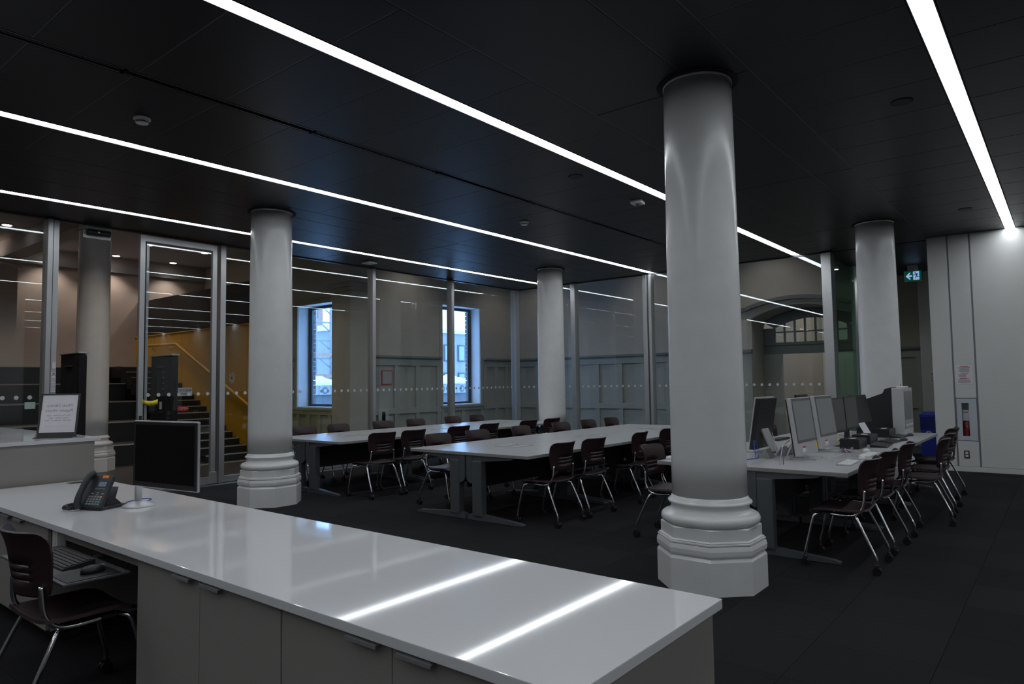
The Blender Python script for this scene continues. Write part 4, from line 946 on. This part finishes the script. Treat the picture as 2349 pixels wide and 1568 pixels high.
nt3 = thing('alcove_notice', 'small white notice on the alcove wall above the blue bin', 'notice', (17.3, 2.25, 1.37)); MB().box(-0.003, -0.0005, 0, 0.09, 0, 0.29).build('sheet', PAPER, nt3); lines(nt3, -0.0031, 0.01, 0.08, [(0.05+0.03*k, .1, .9) for k in range(7)], INKD)
bn = thing('recycling_bin', 'blue recycling bin with a lid and clear liner in the alcove', 'bin', (15.56, 2.15, 0))
MB().prism([(-0.11, -0.14), (0.11, -0.14), (0.11, 0.14), (-0.11, 0.14)], 'z', 0.0005, 0.74).build('body', BLUEB, bn); MB().box(-0.12, 0.12, -0.15, 0.15, 0.741, 0.80, 0.01).build('lid', BLUEB, bn); MB().prism([(-0.09, 0.8005), (0.09, 0.8005), (0.05, 0.85), (-0.05, 0.85)], 'y', -0.12, 0.12).build('lid_hood', BLUEB, bn)
MB().box(-0.122, -0.119, -0.148, 0.148, 0.5, 0.74).build('liner', G_PLASTIC, bn)
q = MB()
for k in range(3):
    a = R(90+120*k); b = a+R(85)
    pts = [(0.035*math.cos(t)*1.0, 0.035*math.sin(t)) for t in (a, (a+b)/2, b)]+[(0.062*math.cos(t), 0.062*math.sin(t)) for t in (b, (a+b)/2, a)]
    q.prism([(p[0], p[1]+0.42) for p in pts], 'x', -0.113, -0.1105)
    c0 = (0.048*math.cos(b), 0.048*math.sin(b)+0.42); t_ = (-math.sin(b), math.cos(b)); n_ = (math.cos(b), math.sin(b))
    q.prism([(c0[0]+n_[0]*0.025, c0[1]+n_[1]*0.025), (c0[0]+t_[0]*0.03, c0[1]+t_[1]*0.03), (c0[0]-n_[0]*0.025, c0[1]-n_[1]*0.025)], 'x', -0.113, -0.1105)
q.build('recycling_mark', WPLAST, bn)
ex = thing('exit_sign', 'green lit exit sign with arrow and running figure below the passage ceiling', 'exit sign', (16.2, 2.236, 3.503))
ex.scale = (1.13, 1.13, 1.13)
cs = MB().box(0, 0.04, 0, 0.29, 0, 0.2, 0.004).build('case', STEEL, ex); MB().box(0.0, 0.04, 0.06, 0.23, 0.201, 0.2975).build('mount', STEEL, ex)
MB().box(-0.004, -0.0002, 0.012, 0.278, 0.012, 0.188).build('legend_plate', GREENS, cs)
q = MB(); pr = lambda pts: q.prism(pts, 'x', -0.0075, -0.0042)   # (y, z); +y is left in view
pr([(0.262, 0.1), (0.205, 0.16), (0.18, 0.16), (0.212, 0.115), (0.16, 0.115), (0.16, 0.085), (0.212, 0.085), (0.18, 0.04), (0.205, 0.04)])
pr([(0.142, 0.025), (0.045, 0.025), (0.045, 0.178), (0.142, 0.178)])
q.build('arrow_and_doorway', EXITW, ex)
q = MB(); pr = lambda pts: q.prism(pts, 'x', -0.0095, -0.0077)
pr([(0.108+0.011*math.cos(k*math.pi/4), 0.158+0.011*math.sin(k*math.pi/4)) for k in range(8)])
for pts in ([(0.142, 0.105), (0.112, 0.115), (0.098, 0.14), (0.108, 0.142), (0.12, 0.124), (0.142, 0.115)], [(0.11, 0.142), (0.08, 0.142), (0.072, 0.1), (0.095, 0.095)], [(0.082, 0.142), (0.056, 0.132), (0.052, 0.12), (0.062, 0.122), (0.078, 0.13)], [(0.095, 0.1), (0.08, 0.095), (0.112, 0.045), (0.12, 0.05)], [(0.09, 0.1), (0.075, 0.1), (0.07, 0.078), (0.035, 0.082), (0.035, 0.072), (0.078, 0.066)]): pr(pts)
q.build('running_figure', GREENS, ex)

# ------------------------------------------------------------------ ceiling fittings
for (x, y, lab) in ((2.5, 6.08, 'round white smoke detector on the ceiling above the counter'), (7.72, 5.99, 'round white smoke detector on the ceiling above the study tables')):
    t = thing('smoke_detector', lab, 'smoke detector', (x, y, ZC), group='smoke detectors')
    MB().lathe([(0.068, -0.0005), (0.068, -0.018), (0.06, -0.022)][::-1], n=24).build('base', WPLAST, t); MB().lathe([(0.035, -0.055), (0.048, -0.05), (0.052, -0.042)], n=24).build('chamber', WPLAST, t)
    MB().lathe([(0.045, -0.0415), (0.045, -0.032)], n=24).build('vent_gap', INKD, t); MB().lathe([(0.052, -0.0315), (0.056, -0.0222)], n=24).build('ring', WPLAST, t)
dc = thing('dome_camera', 'white square ceiling camera with a clear dome before the front column', 'security camera', (7.8, 4.2, ZC), R(10)); MB().box(-0.075, 0.075, -0.075, 0.075, -0.045, -0.0005, 0.008).build('housing', WPLAST, dc); MB().lathe([(0.012, -0.085), (0.035, -0.075), (0.05, -0.06), (0.055, -0.0455)], n=24).build('dome', G_PLASTIC, dc); MB().lathe([(0.018, -0.072), (0.018, -0.0456)], n=14).build('lens', BPLAST, dc)
ap_ = thing('access_point', 'white rounded wireless access point on the ceiling near the glass wall', 'access point', (8.28, 10.13, ZC)); MB().box(-0.11, 0.11, -0.11, 0.11, -0.04, -0.0065, 0.015).build('case', WPLAST, ap_); MB().box(-0.05, 0.05, -0.05, 0.05, -0.006, -0.0005).build('bracket', STEELD, ap_); MB().disc((0.02, -0.112, -0.022), 'y', 0.005, 0.002, 8).build('status_light', mat('green_led', (0, .5, .1), .5, emis=(0.05, 1, 0.2), estr=1.0), ap_)
for k, (x, y) in enumerate(((6.4, 4.22), (6.48, 0.98), (11.27, 1.0), (6.4, 7.2))):
    t = thing('ceiling_speaker', 'flat round dark ceiling speaker %s' % ('left of the front column', 'right of the front column', 'towards the white wall', 'above the glass-side tables')[k], 'speaker', (x, y, ZC), group='ceiling speakers'); MB().lathe([(0.075, -0.006), (0.08, -0.0005)], n=20).build('grille', mat('dark_speaker_grille', (0.012, 0.012, 0.014), 0.6, var=0.1), t); MB().lathe([(0.085, -0.004), (0.085, -0.0003)], n=20).build('rim', CEILB, t)

# ------------------------------------------------------------------ entrance: gates, sensor, tape, signs
def gate(x0, lab, extra):
    t = thing('security_gate', lab, 'security gate', (x0, 11.0, 0), group='entrance security gates')
    Wd, D, Hh = 0.12, 0.74, 2.03
    MB().box(0, Wd, 0.0, 0.2, 0.0005, Hh, 0.04).box(0.015, Wd-0.015, 0.2, D, 0.0005, 1.42).box(0.015, Wd-0.015, 0.2, 0.27, 1.42, 1.85).box(0.015, Wd-0.015, 0.54, D, 1.42, 1.85).box(0.015, Wd-0.015, 0.2, D, 1.85, Hh).build('panel', mat('matte_gate_black', (0.012, 0.012, 0.013), 0.7, var=0.1, spec=0.3), t)
    MB().box(-0.008, Wd+0.008, -0.01, D+0.01, Hh+0.001, Hh+0.025, 0.006).build('cap', STEEL, t); MB().box(0.004, 0.014, 0.265, 0.545, 1.40, 1.419).box(0.004, 0.014, 0.265, 0.545, 1.851, 1.87).build('window_rim', STEELD, t)
    if extra: MB().box(0.011, 0.0145, 0.34, 0.42, 1.18, 1.3).build('white_tag', PAPER, t)
gate(3.72, 'tall black security gate panel with a window, left one at the entrance', False)
gate(5.03, 'tall black security gate panel with a window, behind the glazed door', True)
sb = thing('sensor_bar', 'black rounded sensor bar hung at the top of the open entrance', 'sensor', (3.62, YG-0.05, 3.68))
MB().tube([(0.03, 0, 0.045), (0.035, 0, 0.045), (0.33, 0, 0.05), (0.335, 0, 0.05)], [0.03, 0.042, 0.042, 0.03], 14).build('bar', BPLAST, sb); MB().box(0.0, 0.36, 0.044, 0.05, -0.03, 0.138).build('backplate', WPLAST, sb); MB().disc((0.17, -0.042, 0.047), 'y', 0.012, 0.004, 12).build('lens', STEEL, sb)
MB().tube(smoothpath([(0.02, 0.0, 0.09), (-0.05, 0, 0.06), (-0.1, 0, 0.03), (-0.08, 0, 0.12), (-0.06, 0, 0.155)], 6), 0.004, 6).build('cable', BPLAST, sb)
tp = thing('caution_tape', 'yellow caution tape strung from the door stile to the security gate', 'tape', (0, 0, 0))
q = MB(); g_ = []
for i in range(9):
    t = i/8; x = 4.39+t*0.22; y = YG-0.16+t*0.75*0 ; z = 1.29-0.03*math.sin(t*3.0)
    g_.append([(x, YG-0.16+0.02*math.sin(t*9), z), (x, YG-0.16+0.02*math.sin(t*9), z+0.07)])
q.shell(g_, 0.001); o_ = q.build('ribbon', YELT, tp); text('lettering', 'CAUTION', INKD, 0.045, frame((4.5, YG-0.184, 1.275), (1, 0, -0.02), (0, 0, 1)), tp)
tp2 = thing('tape_scrap', 'crumpled yellow caution tape end hanging on the entrance post', 'tape', (0, 0, 0))
g_ = [[(3.155+0.05*t+0.01*math.sin(5*t), YG-0.13-0.02*math.sin(4*t), 1.27-0.19*t), (3.235+0.05*t*0.3, YG-0.13+0.0*t, 1.31-0.17*t)] for t in (0, .25, .5, .75, 1)]
MB().shell(g_, 0.001).build('ribbon', YELT, tp2); text('lettering', 'NO', INKD, 0.075, frame((3.205, YG-0.155, 1.2), (0.35, 0, -1), (1, 0, 0.35)), tp2)
ns = thing('post_notice', 'narrow white printed strip on the entrance post', 'notice', (3.25, YG-0.075, 1.44)); MB().box(0, 0.055, -0.002, 0, 0, 0.31).build('sheet', PAPER, ns)
q = MB()
for k in range(9): q.box(0.006, 0.05, -0.0028, -0.0022, 0.06+k*0.02, 0.067+k*0.02)
q.build('print_lines', INK, ns); MB().box(0.004, 0.051, -0.0028, -0.0022, 0.27, 0.278).build('blue_band', BLUEC, ns); MB().box(0.02, 0.04, -0.0028, -0.0022, 0.285, 0.303).build('red_mark', INKR, ns); MB().box(0.002, 0.053, -0.0028, -0.0022, 0.03, 0.042).build('black_band', INKD, ns)
wsx = bx('switch_plate', WPLAST, 3.262, 3.3, YG-0.08, YG-0.071, 1.8, 1.89); tag(wsx, 'small white switch plate on the entrance post above the printed strip', 'switch')
pg = bx('glass_note', mat('pale_green_paper', (0.45, 0.55, 0.5), 0.8, var=0.02), 2.98, 3.1, YG-0.009, YG-0.0072, 1.27, 1.36); tag(pg, 'pale green paper taped on the left glass pane', 'notice')
sg1 = thing('clear_sign', 'white sign lettered in black behind the right security gate', 'sign', (5.42, 11.85, 1.38)); MB().box(0, 0.36, 0, 0.006, 0, 0.14).build('board', PAPER, sg1); text('lettering', 'O CLEAR', INKD, 0.052, frame((0.245, -0.001, 0.092), (1, 0, 0), (0, 0, 1)), sg1, bold=0.001); MB().box(0.09, 0.33, -0.001, -0.0002, 0.025, 0.045).build('print_line', INK, sg1)
MB().tube([(0.05, 0.003, 0.0), (0.05, 0.003, -1.38)], 0.01, 8).build('pole', STEELD, sg1); MB().lathe([(0.1, -1.3795), (0.1, -1.36), (0.02, -1.35)], 0.05, 0.003, n=20).build('pole_base', STEELD, sg1)
sg2 = thing('open_sign', 'small red open sign below the white lettered sign', 'sign', (5.46, 11.84, 1.12)); MB().prism([(0, 0), (0.22, 0), (0.27, 0.045), (0.22, 0.09), (0, 0.09)], 'y', 0, 0.006).build('plate', REDSIGN, sg2); text('lettering', 'OPEN', WPLAST, 0.058, frame((0.17, -0.001, 0.045), (1, 0, 0), (0, 0, 1)), sg2, bold=0.001)
# fittings on the courtyard wall
rf = thing('framed_notice', 'small red framed notice on the panelled courtyard wall', 'frame', (10.46, YB-0.02, 1.52)); MB().box(0, 0.32, -0.02, -0.001, 0, 0.34).build('frame', INKR, rf); MB().box(0.025, 0.295, -0.023, -0.0202, 0.025, 0.315).build('sheet', mat('grey_paper', (0.4, 0.4, 0.4), 0.8, var=0.03), rf)
pn2 = thing('wall_notice', 'grey printed sheet beside the red framed notice', 'notice', (10.28, YB-0.02, 1.5)); MB().box(0, 0.15, -0.006, -0.001, 0, 0.36).build('sheet', MATS['grey_paper'], pn2); q = MB()
for k in range(10): q.box(0.012, 0.13, -0.0068, -0.0062, 0.03+k*0.032, 0.04+k*0.032)
q.build('print_lines', INK, pn2)
hc = thing('hose_cabinet', 'pale wall cabinet with a dark narrow window on the courtyard wall', 'cabinet', (10.33, YB-0.05, 0.3)); MB().box(0, 0.3, -0.03, -0.001, 0, 0.66, 0.004).build('door', mat('pale_enamel', (0.5, 0.52, 0.5), 0.4, var=0.02), hc); MB().box(0.1, 0.2, -0.034, -0.0302, 0.06, 0.6).build('window', SCREENB, hc); MB().box(0.005, 0.02, -0.045, -0.0302, 0.25, 0.4).build('latch', STEELD, hc)

# ------------------------------------------------------------------ courtyard outside the windows
gnd = struct(MB().box(10.5, 60, 13.1, 70, -0.4, -0.1).build('ground_courtyard', SNOW))
def condenser_bank(x, y, n, label):
    t = thing('condenser_bank', label, 'air conditioner', (x, y, 0), 0, 'outdoor condensers')
    MB().box(-0.2, n*0.62+0.2, 0.1, 0.7, -0.1, 1.12).build('plinth_wall', CONC, t)
    for k in range(n):
        c = MB().box(k*0.62, k*0.62+0.6, 0.0, 0.5, 1.121, 1.5, 0.01).build('unit', PALEB, t)
        q = MB(); 
        a = [(0.3+k*0.62+0.15*math.cos(i*math.pi/10), 1.31+0.15*math.sin(i*math.pi/10)) for i in range(20)]
        MB().disc((k*0.62+0.3, -0.006, 1.31), 'y', 0.15, 0.01, 20).build('fan_guard', CONC, c); MB().disc((k*0.62+0.3, -0.014, 1.31), 'y', 0.085, 0.006, 14).build('fan_hub', PALEB, c)
    g_ = []
    for j in range(5):
        g_.append([(-0.1+i*(n*0.62+0.2)/12, 0.0+j*0.12, 1.53+0.3*math.sin(j/4*math.pi)+0.12*math.sin(i*1.3+j)*math.sin(j/4*math.pi)) for i in range(13)])
    MB().shell(g_, 0.05).build('snow_cap', SNOW, t)
condenser_bank(16.6, 25.2, 6, 'row of snow-capped condenser units seen through the stair-side window')
condenser_bank(20.2, 21.0, 7, 'row of snow-capped condenser units seen through the courtyard window')
scf = thing('scaffold_tower', 'steel scaffold tower with braces in the snowy courtyard', 'scaffold', (19.55, 27.2, -0.1))
for dx_ in (-0.9, 0.35): 
    for dy_ in (0, 1.2): MB().tube([(dx_, dy_, 0), (dx_, dy_, 7.5)], 0.07, 8).build('pole', PALEB, scf)
for k in range(8): MB().tube([(-0.9, 0, 1.2+k*0.85), (0.35, 0, 1.2+k*0.85)], 0.04, 6).build('rung', PALEB, scf); MB().tube([(-0.3, 0, 1.2+k*0.85), (0.35, 0, 0.75+k*0.85)], 0.03, 6).build('brace', PALEB, scf)
for k, z in enumerate((2.0, 3.0)): MB().box(-1.4, 1.6, -0.12, -0.08, z, z+0.16).build('guard_board', TAN, scf)
def building(x, y, w, d, h, m, label, rows, cols, rz=0):
    b = thing('courtyard_building', label, 'building', (x, y, -0.1), R(rz)); MB().box(0, w, 0, d, 0, h).build('wall', m, b)
    MB().box(-0.2, w+0.2, -0.2, d+0.2, h+0.001, h+0.3).build('parapet', SNOW, b)
    for r in range(rows):
        for c in range(cols):
            x_ = (c+0.25)*w/cols; z_ = 1.2+r*(h-1.2)/rows
            f_ = MB().box(x_, x_+w/cols*0.5, -0.08, -0.001, z_, z_+(h-1.2)/rows*0.6).build('window', CONC, b); MB().box(x_+0.1, x_+w/cols*0.5-0.1, -0.1, -0.081, z_+0.1, z_+(h-1.2)/rows*0.6-0.1).build('pane', mat('blue_grey_pane', (0.25, 0.34, 0.42), 0.2, var=0.05), f_)
building(20.0, 41.0, 9.3, 5, 9.0, TAN, 'tan brick building behind the scaffold', 3, 5)
building(22.6, 31.2, 5, 4, 4.6, PALEB, 'pale clad building right of the scaffold', 2, 4)
building(33.0, 36.0, 12, 6, 5.4, PALEB, 'pale low building with windows across the courtyard', 2, 8)
